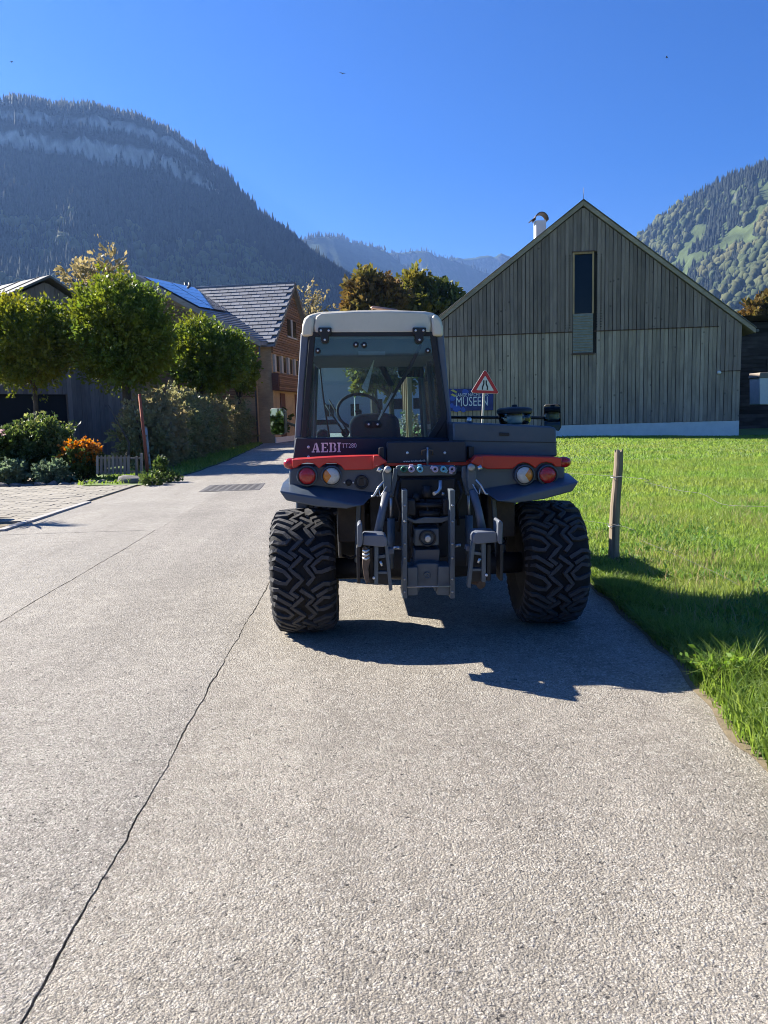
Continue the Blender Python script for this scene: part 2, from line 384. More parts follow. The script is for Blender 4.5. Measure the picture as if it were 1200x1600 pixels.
ym = MB(); ym.box((-4.0, 100, -0.025), (48, 79, 0.05)); tag(ym.build('yard', M['asphalt3']), kind='structure')
bh = MB(); bh.box((-3.8, -36, -0.03), (13, 60, 0.05)); tag(bh.build('road', M['asphalt3']), kind='structure')
am = MB(); am.box((-9.5, 2, -0.03), (8.1, 16, 0.05)); tag(am.build('forecourt', M['asphalt3']), kind='structure')

# repair: square of newer asphalt with an iron cover
pm = MB(); pm.box((-2.85, 18.15, 0.0045), (1.35, 1.7, 0.012), rz=R(2)); cov = pm.build('manhole_cover', simple('cast_iron', (0.105, 0.098, 0.092), 0.7, metal=0.1, var=0.3, scale=12, bump=0.6, bscale=40), None, 0.004)
tag(cov, 'dark cast iron cover plate set flush in the road', 'manhole cover')
b = MB()
for i in range(9):
    for k in range(7): b.box((-2.85-0.51+k*0.17, 18.15-0.66+i*0.165, 0.0125), (0.10, 0.08, 0.006), rz=R(2))
tag(b.build('ribs', cov.data.materials[0], cov), kind='stuff')

# paved forecourt strip with separate stones
pav = MB(); pav.box((-8.9, 15.3, -0.03), (7.0, 8.9, 0.05)); pav = tag(pav.build('pavement', M['soil']), kind='structure')
proto = None; cnt = 0
for j in range(26):
    y = 13.0 + j*0.285
    for i in range(13):
        x = -5.72 - i*0.46 - (0.23 if j % 2 else 0)
        if pix((x, y, 0))[0] < -40: continue
        if proto is None:
            b = MB(); b.box((0, 0, 0), (0.445, 0.27, 0.05)); proto = b.build('paver', M['paver'], None, 0.006, 1); o = proto
        else: o = share(proto, (0, 0, 0))
        o.parent = pav; o.location = (x, y, 0.0 + random.uniform(-0.004, 0.004)); o.rotation_euler = (random.uniform(-.008, .008), random.uniform(-.008, .008), random.uniform(-.01, .01)); cnt += 1
    if j % 2:
        o = share(proto, (-5.605, y, 0.0), pav); o.scale = (0.46, 1, 1); o.rotation_euler = (0, 0, 0)
kb = tag(empty('kerb', (-5.42, 15.2, 0)), 'line of flush pale kerb stones between pavers and asphalt', 'kerb')
kp = None
for i in range(4):
    if kp is None:
        b = MB(); b.box((0, 0, 0), (0.14, 0.97, 0.08)); o = kp = b.build('kerb_stone', M['kerb'], None, 0.008, 1)
    else: o = share(kp, (0, 0, 0))
    o.parent = kb; o.location = (random.uniform(-.006, .006), -2.9 + i*0.985, -0.012 + random.uniform(0, .008))

# lawn on the right, rising a little towards the barn
def lawn_z(x, y):
    x = np.asarray(x, float); y = np.asarray(y, float)
    s = np.clip((y-20)/18, 0, 1); s = s*s*(3-2*s); q = np.clip((19-x)/7, 0, 1)
    e = np.clip((x-2.0)/1.2, 0, 1)
    return 0.012 + 0.05*e*(fbm(x*0.45, y*0.45, 3, 4)) + 0.18*s*q
def lawn_mesh():
    xs = np.concatenate([np.linspace(0, 3, 16), np.linspace(3.5, 60, 60)]); ys = np.concatenate([np.linspace(-4, 12, 90), np.linspace(12.5, 82, 100)])
    v = []; 
    for y in ys:
        x0 = edge_r(y) - 0.03 + 0.05*math.sin(y*5.7)*math.sin(y*2.2)
        X = x0 + xs; Z = lawn_z(X, np.full_like(X, y)); Z[0] = -0.02
        v.append(np.stack([X, np.full_like(X, y), Z], 1))
    n, m = len(ys), len(xs); v = np.concatenate(v)
    i, j = np.meshgrid(np.arange(n-1), np.arange(m-1), indexing='ij'); a = (i*m+j).ravel()
    return v, np.stack([a, a+1, a+m+1, a+m], 1)
v, f = lawn_mesh(); tag(raw_mesh('lawn', v, f, M['lawn'], smooth=True), kind='structure')
# dry earth along the road edge
sm = MB(); ys = np.linspace(-4, 12, 220); vv = []
for y in ys:
    e = edge_r(y); wd = 0.0 + 0.05*float(fbm(y*1.3, 3.3, 3, 9))*(1 if y < 5 else 0.5)
    vv += [(e-0.012-0.025*float(vnoise(y*7, 1.0, 2)), y, 0.004), (e+wd, y, 0.012)]
sm.add(vv, [(2*i, 2*i+1, 2*i+3, 2*i+2) for i in range(len(ys)-1)]); tag(sm.build('earth_verge', M['soil']), kind='structure')

# garden ground and verge on the left
gl = MB(); gl.box((-15.5, 38, -0.02), (18.3, 35.4, 0.07)); tag(gl.build('garden_ground', M['soil']), kind='structure')
vg = MB(); pts = []
for y in np.linspace(19.6, 58, 60): pts += [(left_edge(y)-0.02, y, 0.018), (-6.9 - (1.5 if y > 22 else 0.0), y, 0.05)]
vg.add(pts, [(2*i, 2*i+1, 2*i+3, 2*i+2) for i in range(59)]); tag(vg.build('verge', M['lawn']), kind='structure')

# ------------------------------------------------------------------ grass blades
def blades(x, y, z, h, wd, lean, seed):
    r = np.random.default_rng(seed); n = len(x); th = r.uniform(0, 2*np.pi, n); ld = r.uniform(0, 2*np.pi, n); ln = lean*r.uniform(0.2, 1.0, n)
    dx, dy = np.cos(th)*wd, np.sin(th)*wd; lx, ly = np.cos(ld)*ln*h, np.sin(ld)*ln*h
    V = np.empty((n, 6, 3), np.float32)
    V[:, 0] = np.stack([x-dx, y-dy, z], 1); V[:, 1] = np.stack([x+dx, y+dy, z], 1)
    V[:, 2] = np.stack([x+lx*.35-dx*.8, y+ly*.35-dy*.8, z+h*.6], 1); V[:, 3] = np.stack([x+lx*.35+dx*.8, y+ly*.35+dy*.8, z+h*.6], 1)
    k = np.sqrt(np.clip(1-0.55*ln*ln, .2, 1))
    V[:, 4] = np.stack([x+lx-dx*.12, y+ly-dy*.12, z+h*k], 1); V[:, 5] = np.stack([x+lx+dx*.12, y+ly+dy*.12, z+h*k], 1)
    b = (np.arange(n)*6)[:, None]
    Fq = np.concatenate([b+np.array([[0, 1, 3, 2]]), b+np.array([[2, 3, 5, 4]])], 0)
    return V.reshape(-1, 3), Fq
M['grass'] = leafmat('grass_blade', (0.115, 0.205, 0.036), (0.22, 0.325, 0.075), 0.5, 0.5, var2=((0.21, 0.265, 0.065), 0.5))
M['grass_long'] = leafmat('grass_long_blade', (0.10, 0.175, 0.03), (0.22, 0.29, 0.07), 0.45, 0.45)
def scatter(x0, x1, y0, y1, n, seed, keep=None, view=True):
    r = np.random.default_rng(seed); x = r.uniform(x0, x1, n); y = r.uniform(y0, y1, n)
    e = np.array([edge_r(a) for a in y]); k = x > e-0.005
    if view:                                       # only the wedge the photo shows, with a margin to the sides
        k &= (x < 0.62*y + 1.0)
    if keep is not None: k &= keep(x, y)
    return x[k], y[k]
GX = []
def in_barn(x, y): return ~((x > 3.2) & (y > 40.9 - 0.145*(x-3.6)-0.1))
sets = []
for (x0, x1, y0, y1, n, h0, h1, wd, ln, sd) in (
        (1.8, 6.5, 2.6, 7.5, 62000, .035, .085, .0035, .8, 1),
        (2.0, 9.0, 7.5, 13.0, 62000, .04, .09, .006, .8, 2),
        (2.0, 15, 13.0, 22.0, 60000, .04, .09, .010, .8, 3),
        (2.0, 27, 22.0, 42.5, 62000, .04, .09, .018, .8, 4)):
    x, y = scatter(x0, x1, y0, y1, n, sd, in_barn); z = lawn_z(x, y)-0.005
    patch = fbm(x*0.9, y*0.9, 3, 21); h = np.random.default_rng(sd+50).uniform(h0, h1, len(x))*(0.65+0.8*patch)
    sets.append(blades(x, y, z, h, np.full(len(x), wd), ln, sd))
def join(sets):
    V = []; Fs = []; b = 0
    for v, f in sets: V.append(v); Fs.append(f+b); b += len(v)
    return np.concatenate(V), np.concatenate(Fs)
v, f = join(sets); tag(raw_mesh('grass', v, f, M['grass']), 'short mown green grass of the lawn before the timber barn', 'grass', kind='stuff')
# long unmown grass on the roadside edge
r = np.random.default_rng(77); n = 52000
y = r.uniform(2.3, 11, n); e = np.array([edge_r(a) for a in y]); off = np.abs(r.normal(0, 1, n))
near = np.clip((5.0-y)/1.0, 0, 1)
x = e - 0.025 + off*(0.16+0.40*near) + 0.10*vnoise(y*3, y*0, 5)
cl = fbm(x*2.2, y*2.2, 3, 31); k = r.uniform(0, 1, n) < np.clip((cl-0.30)*3.4, 0.25, 1)
x, y, near, cl = x[k], y[k], near[k], cl[k]
h = r.uniform(.08, .17, len(x))*(0.8+1.25*near)*(0.5+1.0*cl)
v, f = blades(x, y, lawn_z(x, y)-0.005, h, r.uniform(.003, .0055, len(x)), 1.1, 78)
tag(raw_mesh('grass_verge', v, f, M['grass_long']), 'long unmown grass spilling over the road edge', 'grass', kind='stuff')
# a few dry stalks and broad weed leaves among the near grass
x, y = scatter(1.9, 7, 2.6, 12, 9000, 91); k = fbm(x*1.3, y*1.3, 3, 44) > 0.52; x, y = x[k][:2600], y[k][:2600]
v, f = blades(x, y, lawn_z(x, y), r.uniform(.07, .16, len(x)), r.uniform(.0025, .004, len(x)), 1.0, 92)
tag(raw_mesh('dry_grass', v, f, leafmat('dry_stalk', (0.24, 0.21, 0.09), (0.36, 0.32, 0.16), 0.4)), 'thin dry stalks scattered through the roadside lawn', 'grass', kind='stuff')
x, y = scatter(2.0, 7, 3.2, 11, 12000, 95); k = fbm(x*1.1, y*1.1, 3, 48) > 0.57; x, y = x[k][:3000], y[k][:3000]
v, f = blades(x, y, lawn_z(x, y), r.uniform(.05, .09, len(x)), r.uniform(.010, .018, len(x)), 1.4, 96)
tag(raw_mesh('clover', v, f, leafmat('broad_weed_leaf', (0.07, 0.16, 0.03), (0.14, 0.25, 0.06), 0.4)), 'patches of broad leaved weeds in the roadside lawn', 'weeds', kind='stuff')
# grass on the verge by the hedge
x = r.uniform(-7.2, -4.9, 9000); y = r.uniform(19.8, 50, 9000); k = np.array([a < left_edge(b)-0.05 for a, b in zip(x, y)]); x, y = x[k], y[k]
v, f = blades(x, y, np.full(len(x), .02), r.uniform(.05, .16, len(x)), r.uniform(.012, .02, len(x)), 0.9, 79)
tag(raw_mesh('grass_verge', v, f, M['grass_long']), 'strip of grass between the hedge and the road', 'grass', kind='stuff')

# ------------------------------------------------------------------ mountains
def terrainmat(name, green, rock, n0, n1):
    m, nt, b, out = new_mat(name); L = nt.links
    g = node(nt, 'ShaderNodeNewGeometry'); s = node(nt, 'ShaderNodeSeparateXYZ'); L.new(g.outputs['Normal'], s.inputs[0])
    tc = node(nt, 'ShaderNodeTexCoord'); n = node(nt, 'ShaderNodeTexNoise', Scale=0.012, Detail=8.0, Roughness=0.7); L.new(tc.outputs['Object'], n.inputs['Vector'])
    mp = node(nt, 'ShaderNodeMapping'); mp.inputs['Scale'].default_value = (0.05, 0.05, 0.012); L.new(tc.outputs['Object'], mp.inputs[0])
    nr = node(nt, 'ShaderNodeTexNoise', Scale=1.0, Detail=7.0, Roughness=0.7); L.new(mp.outputs[0], nr.inputs['Vector'])
    rk = ramp(nt, tuple(c*0.2 for c in rock), tuple(min(1, c*1.25) for c in rock), nr.outputs[0], 0.3, 0.7)
    gr = ramp(nt, tuple(c*0.6 for c in green), tuple(c*1.3 for c in green), n.outputs[0], 0.35, 0.65)
    ad = node(nt, 'ShaderNodeMath', operation='MULTIPLY_ADD'); ad.inputs[1].default_value = 0.35; L.new(n.outputs[0], ad.inputs[0]); L.new(s.outputs[2], ad.inputs[2])
    f = ramp(nt, (1, 1, 1), (0, 0, 0), ad.outputs[0], n0, n1)
    L.new(mixc(nt, gr, rk, f), b.inputs['Base Color']); b.inputs['Roughness'].default_value = 1.0; b.inputs['Specular IOR Level'].default_value = 0.1
    bp = node(nt, 'ShaderNodeBump', Strength=0.8, Distance=6.0); L.new(nr.outputs[0], bp.inputs['Height']); L.new(bp.outputs[0], b.inputs['Normal'])
    return m
M['terr_l'] = terrainmat('forest_slope_and_cliff', (0.014, 0.021, 0.013), (0.50, 0.47, 0.43), 0.54, 0.72)
M['terr_r'] = terrainmat('alpine_meadow_slope', (0.075, 0.10, 0.04), (0.30, 0.29, 0.27), 0.46, 0.62)
M['terr_f'] = terrainmat('far_ridge', (0.035, 0.055, 0.03), (0.22, 0.21, 0.19), 0.55, 0.8)
def ridge_points(pts, n):
    """silhouette pixels with distances -> world ridge line resampled to n points"""
    P3 = []
    for px_, py_, D in pts:
        d = ray(px_, py_); t = D/math.hypot(d.x, d.y); P3.append((t*d.x, t*d.y, CAM_H+t*d.z))
    P3 = np.array(P3); seg = np.r_[0, np.cumsum(np.linalg.norm(np.diff(P3[:, :2], axis=0), axis=1))]
    s = np.linspace(0, seg[-1], n); R3 = np.stack([np.interp(s, seg, P3[:, k]) for k in range(3)], 1); R3[:, 2] += (fbm(s*0.012, s*0+1.5, 4, 3)-0.5)*R3[:, 2]*0.03; return R3, s
def mountain(name, pts, off, prof, mat, n=260, m=90, amp=60.0, seed=0, rough=(0.004, 5), back=500.0, cliffjit=0.0, prof2=None, cut=None):
    Rg, s = ridge_points(pts, n); t = np.linspace(0, 1, m)
    px_, pz_ = np.array(prof).T
    tt, ss = np.meshgrid(t, s); jit = (fbm(ss*0.004, tt*0+3, 4, seed+40)-0.5)*cliffjit + (fbm(ss*0.02, tt*0+7, 3, seed+41)-0.5)*cliffjit*0.5
    tp = np.clip(tt + jit*np.sin(np.pi*tt), 0, 1)
    prof_z = np.interp(tp, px_, pz_)
    if prof2 is not None:                          # the cliffs die out along the ridge
        qx, qz = np.array(prof2).T; wq = np.clip((ss/s[-1]-cut[0])/(cut[1]-cut[0]), 0, 1); prof_z = prof_z*(1-wq) + np.interp(tp, qx, qz)*wq
    X = Rg[:, 0][:, None] + off[0]*(1-tt); Y = Rg[:, 1][:, None] + off[1]*(1-tt)
    nz = fbm(X*rough[0], Y*rough[0], rough[1], seed) - 0.5
    gl_ = np.abs(fbm(ss*0.0045, tt*1.2, 4, seed+9)-0.5)*2
    env = np.sin(np.pi*np.clip(tt, 0, 1))**0.7
    Z = Rg[:, 2][:, None]*prof_z + env*(nz*amp*1.6 - (0.35-gl_)*amp*0.8)
    Z = np.maximum(Z, -1.2)
    # far side falls away
    bX = Rg[:, 0][:, None] - off[0]*np.array([[0.25, 0.8]]); bY = Rg[:, 1][:, None] - off[1]*np.array([[0.25, 0.8]]); bZ = Rg[:, 2][:, None]*np.array([[0.72, 0.0]]) - np.array([[0, 1.2]])
    X = np.c_[X, bX]; Y = np.c_[Y, bY]; Z = np.c_[Z, bZ]; mm = m+2
    v = np.stack([X, Y, Z], 2).reshape(-1, 3)
    i, j = np.meshgrid(np.arange(n-1), np.arange(mm-1), indexing='ij'); a = (i*mm+j).ravel()
    o = raw_mesh(name, v, np.stack([a, a+mm, a+mm+1, a+1], 1), mat, smooth=True)
    tag(o, kind='structure'); return X, Y, Z
def sample_grid(X, Y, Z, n, seed, jmax):
    r = np.random.default_rng(seed); N, Mm = X.shape
    i = r.uniform(0, N-1.001, n); j = r.uniform(0, jmax-1.001, n); i0 = i.astype(int); j0 = j.astype(int); fi = i-i0; fj = j-j0
    def bl(A): return (A[i0, j0]*(1-fi)+A[i0+1, j0]*fi)*(1-fj) + (A[i0, j0+1]*(1-fi)+A[i0+1, j0+1]*fi)*fj
    dx = np.hypot(X[i0, j0+1]-X[i0, j0], Y[i0, j0+1]-Y[i0, j0]); sl = (Z[i0, j0+1]-Z[i0, j0])/np.maximum(dx, 1e-3)
    return bl(X), bl(Y), bl(Z), sl, j/(jmax-1), r
def conifers(x, y, z, h, rad, seed, k=6):
    """low spruces: two stacked skirts each"""
    n = len(x); r = np.random.default_rng(seed); a = np.arange(k)*2*np.pi/k
    ph = r.uniform(0, 6.28, n)[:, None]; ca, sa = np.cos(a+ph), np.sin(a+ph); jr = r.uniform(.75, 1.25, (n, k))
    V = np.empty((n, 2*k+2, 3), np.float32)
    for q, (zb, zt, rr) in enumerate(((0.0, 0.72, 1.0), (0.42, 1.0, 0.62))):
        V[:, q*(k+1):q*(k+1)+k, 0] = x[:, None] + ca*(rad*rr)[:, None]*jr; V[:, q*(k+1):q*(k+1)+k, 1] = y[:, None] + sa*(rad*rr)[:, None]*jr
        V[:, q*(k+1):q*(k+1)+k, 2] = (z+h*zb-0.1*h)[:, None] + r.uniform(-.06, .06, (n, k))*h[:, None]
        V[:, q*(k+1)+k, 0] = x; V[:, q*(k+1)+k, 1] = y; V[:, q*(k+1)+k, 2] = z + h*zt
    b = (np.arange(n)*(2*k+2))[:, None, None]
    base = np.array([[i, (i+1) % k, k] for i in range(k)] + [[k+1+i, k+1+(i+1) % k, 2*k+1] for i in range(k)])
    return V.reshape(-1, 3), (b+base[None]).reshape(-1, 3)
_ico = None
def blobs(x, y, z, h, rad, seed):
    """round broadleaf crowns, each with its own lumpy outline"""
    global _ico
    if _ico is None:
        bm = bmesh.new(); bmesh.ops.create_icosphere(bm, subdivisions=2, radius=1); bm.verts.ensure_lookup_table()
        _ico = (np.array([q.co[:] for q in bm.verts]), np.array([[q.index for q in fc.verts] for fc in bm.faces])); bm.free()
    bv, bf = _ico; n = len(x); r = np.random.default_rng(seed); k = len(bv)
    d = r.uniform(.68, 1.22, (n, k, 1)); V = bv[None]*d*np.stack([rad, rad, h*0.55], 1)[:, None, :] + np.stack([x, y, z+h*0.45], 1)[:, None, :]
    return V.reshape(-1, 3).astype(np.float32), ((np.arange(n)*k)[:, None, None]+bf[None]).reshape(-1, 3)
M['spruce'] = leafmat('spruce_far', (0.008, 0.014, 0.010), (0.018, 0.028, 0.016), 0.1, 0.9)
M['broadleaf_far'] = leafmat('broadleaf_far', (0.04, 0.062, 0.025), (0.10, 0.12, 0.045), 0.2, 0.9, var2=((0.115, 0.115, 0.045), 0.006))

# left mountain with its two cliff bands
LM = [(-700, 338, 2300), (-420, 223, 2200), (-220, 180, 2100), (-60, 176, 2050), (10, 174, 2050), (45, 172, 2050), (100, 175, 2080), (150, 182, 2100), (205, 195, 2150), (262, 217, 2200), (312, 251, 2250), (352, 277, 2320), (386, 312, 2380),
      (402, 336, 2400), (440, 362, 2450), (470, 386, 2480), (502, 409, 2520), (542, 437, 2560), (600, 481, 2620), (680, 543, 2700), (790, 623, 2800)]
_Rg, _s = ridge_points(LM, 400); _pc = np.array([pix(p)[0] for p in _Rg]); CUT = (_s[np.argmin(abs(_pc-300))]/_s[-1], _s[np.argmin(abs(_pc-352))]/_s[-1])
X, Y, Z = mountain('mountain', LM, (260, -1250), [(0, 0), (.25, .16), (.5, .40), (.72, .66), (.80, .76), (.812, .835), (.86, .862), (.874, .93), (.93, .965), (1, 1)], M['terr_l'], 420, 150, 34, 3, (0.004, 5), cliffjit=0.10, prof2=[(0, 0), (.25, .20), (.5, .46), (.75, .74), (.9, .92), (1, 1)], cut=CUT)
x, y, z, sl, tj, r = sample_grid(X, Y, Z, 40000, 5, 150)
rockiness = fbm(x*0.006, z*0.01, 4, 66)
k = ((sl < 1.35) | (r.uniform(0, 1, len(x)) < 0.12) | (rockiness < .46)) & (y > 300)
k &= ~((tj > .76) & (tj < .90) & (rockiness > .53) & (r.uniform(0, 1, len(x)) < .7))
x, y, z, tj = x[k], y[k], z[k], tj[k]
low = r.uniform(0, 1, len(x)) < np.clip((0.60-tj)*2.2, 0, 0.5)*(fbm(x*0.004, y*0.004, 3, 77) > 0.47)
h = r.uniform(15, 29, len(x))
v1 = conifers(x[~low], y[~low], z[~low], h[~low], h[~low]*r.uniform(.16, .24, (~low).sum()), 6)
tag(raw_mesh('forest', *v1, M['spruce']), 'dark spruce forest covering the tall mountain with pale cliffs', 'forest', kind='stuff')
v2 = blobs(x[low], y[low], z[low], h[low]*0.8, h[low]*0.36, 7)
tag(raw_mesh('forest', *v2, M['broadleaf_far'], smooth=True), 'paler broadleaf trees at the foot of the tall cliff mountain', 'forest', kind='stuff')
# spruces standing on the skyline
Rg, s = ridge_points(LM, 1500); r = np.random.default_rng(8)
i = r.integers(330, 1300, 1100); x = Rg[i, 0]+r.uniform(-12, 12, 1100); y = Rg[i, 1]+r.uniform(-25, 5, 1100); z = Rg[i, 2]-r.uniform(2, 10, 1100); h = r.uniform(16, 38, 1100)*(0.55+0.75*vnoise(i*0.05, i*0, 12))
tag(raw_mesh('forest', *conifers(x, y, z, h, h*.17, 9), M['spruce']), 'row of spruces standing against the sky on the cliff mountain ridge', 'forest', kind='stuff')

# right mountain: mixed wood and pastures in the sun
RM = [(700, 600, 3300), (840, 480, 3200), (930, 420, 3100), (985, 385, 3000), (1003, 372, 2950), (1032, 346, 2900), (1060, 322, 2850), (1100, 300, 2800), (1142, 278, 2750), (1200, 259, 2700), (1290, 225, 2600), (1400, 190, 2500), (1600, 180, 2400)]
X, Y, Z = mountain('mountain', RM, (-330, -1500), [(0, 0), (.2, .12), (.45, .36), (.62, .55), (.80, .74), (.9, .87), (.925, .935), (1, 1)], M['terr_r'], 320, 130, 80, 17, (0.0032, 5), cliffjit=0.06)
x, y, z, sl, tj, r = sample_grid(X, Y, Z, 21000, 15, 130)
pp_ = np.array([pix(a) for a in zip(x, y, z)])
def inpoly(p, poly):
    c = np.zeros(len(p), bool); n = len(poly)
    for a in range(n):
        x1, y1 = poly[a]; x2, y2 = poly[(a+1) % n]
        c ^= ((y1 > p[:, 1]) != (y2 > p[:, 1])) & (p[:, 0] < (x2-x1)*(p[:, 1]-y1)/(y2-y1+1e-9)+x1)
    return c
mead = inpoly(pp_, [(1108, 392), (1130, 372), (1150, 352), (1170, 362), (1196, 374), (1230, 380), (1225, 396), (1180, 386), (1150, 388), (1128, 398)]) | inpoly(pp_, [(1078, 372), (1086, 354), (1106, 350), (1102, 368)]) | inpoly(pp_, [(1050, 408), (1110, 394), (1112, 402), (1066, 416)])
nzm = fbm(x*0.004, y*0.004, 3, 91); k = ~mead & (nzm > 0.24) & ((sl < 1.25) | (r.uniform(0, 1, len(x)) < 0.3)) & (pp_[:, 0] > 940) & (pp_[:, 0] < 1420)
x, y, z, nzm = x[k], y[k], z[k], nzm[k]
con = (fbm(x*0.003, y*0.003, 3, 95)+r.uniform(-.12, .12, len(x))) > 0.53
h = r.uniform(16, 30, len(x))
tag(raw_mesh('forest', *blobs(x[~con], y[~con], z[~con], h[~con], h[~con]*.46, 20), M['broadleaf_far'], smooth=True), 'mixed green woodland with clearings on the sunlit mountain behind the barn', 'forest', kind='stuff')
tag(raw_mesh('forest', *conifers(x[con], y[con], z[con], h[con]*1.15, h[con]*.24, 21), M['spruce']), 'dark spruces mixed into the woodland on the mountain behind the barn', 'forest', kind='stuff')
Rg, s = ridge_points(RM, 900); r = np.random.default_rng(28)
i = r.integers(250, 800, 500); x = Rg[i, 0]+r.uniform(-12, 12, 500); y = Rg[i, 1]+r.uniform(-40, 5, 500); z = Rg[i, 2]-r.uniform(3, 12, 500); h = r.uniform(14, 28, 500)
tag(raw_mesh('forest', *conifers(x, y, z, h, h*.2, 29), M['spruce']), 'trees along the skyline of the mountain behind the barn', 'forest', kind='stuff')

# far ridges at the head of the valley
def far(pts, off, seed, trees, lab, dens=(0.3, 0.7)):
    X, Y, Z = mountain('mountain', pts, off, [(0, 0), (.3, .25), (.7, .68), (1, 1)], M['terr_f'], 240, 70, 150, seed, (0.0016, 6))
    if trees:
        Rg, s = ridge_points(pts, 900); r = np.random.default_rng(seed+5); i = r.integers(0, 899, trees)
        x = Rg[i, 0]+r.uniform(-15, 15, trees); y = Rg[i, 1]+r.uniform(-60, 0, trees); z = Rg[i, 2]-r.uniform(4, 14, trees); h = r.uniform(14, 34, trees)*(0.4+0.9*vnoise(i*0.06, i*0, seed))
        tag(raw_mesh('forest', *conifers(x, y, z, h, h*.22, seed+6), M['spruce']), lab, 'forest', kind='stuff')
far([(380, 420, 4700), (440, 385, 4650), (482, 373, 4600), (498, 368, 4600), (520, 369, 4600), (545, 375, 4650), (575, 384, 4700), (600, 393, 4750), (640, 420, 4800), (700, 462, 4900), (760, 500, 5000), (830, 560, 5100)], (200, -1500), 31, 420, 'spruces on the ridge beyond the cliff mountain shoulder')
far([(540, 420, 5700), (590, 402, 5700), (620, 395, 5700), (645, 391, 5700), (668, 393, 5700), (690, 401, 5750), (720, 412, 5800), (760, 425, 5850), (830, 460, 5900), (900, 500, 6000)], (150, -900), 37, 260, 'spruces on the middle ridge at the head of the valley')
far([(650, 420, 6700), (700, 408, 6700), (716, 404, 6700), (735, 402, 6700), (752, 400, 6700), (770, 399, 6700), (783, 396, 6700), (792, 399, 6700), (800, 405, 6700), (840, 415, 6700), (900, 410, 6700), (980, 430, 6800)], (0, -800), 43, 0, '')
# ================================================================== TIMBER BARN ON THE RIGHT
M['wood_up'] = woodmat('weathered_board_upper', (0.19, 0.145, 0.122), (0.32, 0.252, 0.215), rand=0.22)
M['wood_lo'] = woodmat('weathered_board_lower', (0.28, 0.22, 0.172), (0.46, 0.37, 0.295), rand=0.22)
M['wood_trim'] = woodmat('weathered_trim', (0.27, 0.225, 0.175), (0.43, 0.36, 0.29), axis='X', rand=0.1, knots=0.2, fine=14)
M['wood_new'] = woodmat('honey_timber', (0.34, 0.215, 0.11), (0.50, 0.34, 0.19), rand=0.15, knots=0.3)
M['black_wood'] = woodmat('black_shingle', (0.018, 0.016, 0.015), (0.04, 0.036, 0.033), axis='X', rand=0.3, knots=0.2)
M['rust_trim'] = simple('rusty_drip_edge', (0.085, 0.042, 0.026), 0.8, var=.3)
M['tile'] = simple('grey_roof_tile', (0.20, 0.205, 0.22), 0.6, var=0.2, scale=5, obrand=0.2)
BR = Vector((19.45, 38.2)); BL = Vector((3.62, 40.55)); bd = (BL-BR).normalized(); BW = (BL-BR).length; bn = Vector((bd.y, -bd.x))  # bn: outwards
if bn.y > 0: bn = -bn
def BP(s, z, out=0.0): p = BR + bd*s + bn*out; return Vector((p.x, p.y, z))
def on_barn(x, y):
    d = ray(x, y); o = Vector((0, 0)); dd = Vector((d.x, d.y)); t = (BR-o).dot(bn)/dd.dot(bn); p = dd*t
    return (p-BR).dot(bd), CAM_H + t*d.z
barn = tag(empty('timber_barn', (BR.x, BR.y, 0)), 'large gabled barn of weathered grey vertical boards on a white plinth', 'barn')
sa, za = on_barn(911, 322); _, ze = on_barn(1161, 506)
_, zs = on_barn(1000, 514); s22, _ = on_barn(1123, 512); _, zs2 = on_barn(1140, 579); _, zp = on_barn(1158, 657)
sl_r = (za-ze)/sa; sl_l = (za-ze+0.1)/(BW-sa)
def roof_z(s): return za - sl_r*(sa-s) if s < sa else za - sl_l*(s-sa)
DEPTH = 27.0
bk = -bn
def blk(name, quad, t0, t1, mat, parent, bevel=0):      # polygon (s,z) with two offsets from the wall plane
    m = MB(); m.loft([BP(s, z, t1) for s, z in quad], [BP(s, z, t0) for s, z in quad]); return m.build(name, mat, parent, bevel)
ze_l = roof_z(BW)
blk('wall', [(0, 0.0), (BW, 0.0), (BW, ze_l), (sa, za), (0, roof_z(0))], -DEPTH, -0.06, M['black_wood'], barn)
blk('plinth', [(-0.01, -0.3), (BW+.01, -0.3), (BW+.01, zp-0.02), (-0.01, zp)], -0.3, 0.0, M['plinth'], barn)
# side cladding towards the road (left side, in the sun) with honey coloured posts
lw = MB(); a, b = BP(BW+0.04, 0, -0.05), BP(BW+0.04, 0, -DEPTH)
for kk in range(28):
    y0 = -0.1 - kk*0.96; p0, p1 = BP(BW+0.005, 0.3, y0), BP(BW+0.005, 0.3, y0-0.9)
    m = MB(); q = Vector((bd.x, bd.y, 0))*0.04
    m.loft([p0, p1, p1+Vector((0, 0, ze_l-0.9)), p0+Vector((0, 0, ze_l-0.9))], [p0+q, p1+q, p1+q+Vector((0, 0, ze_l-0.9)), p0+q+Vector((0, 0, ze_l-0.9))]); m.build('side_board', M['wood_new'], barn)
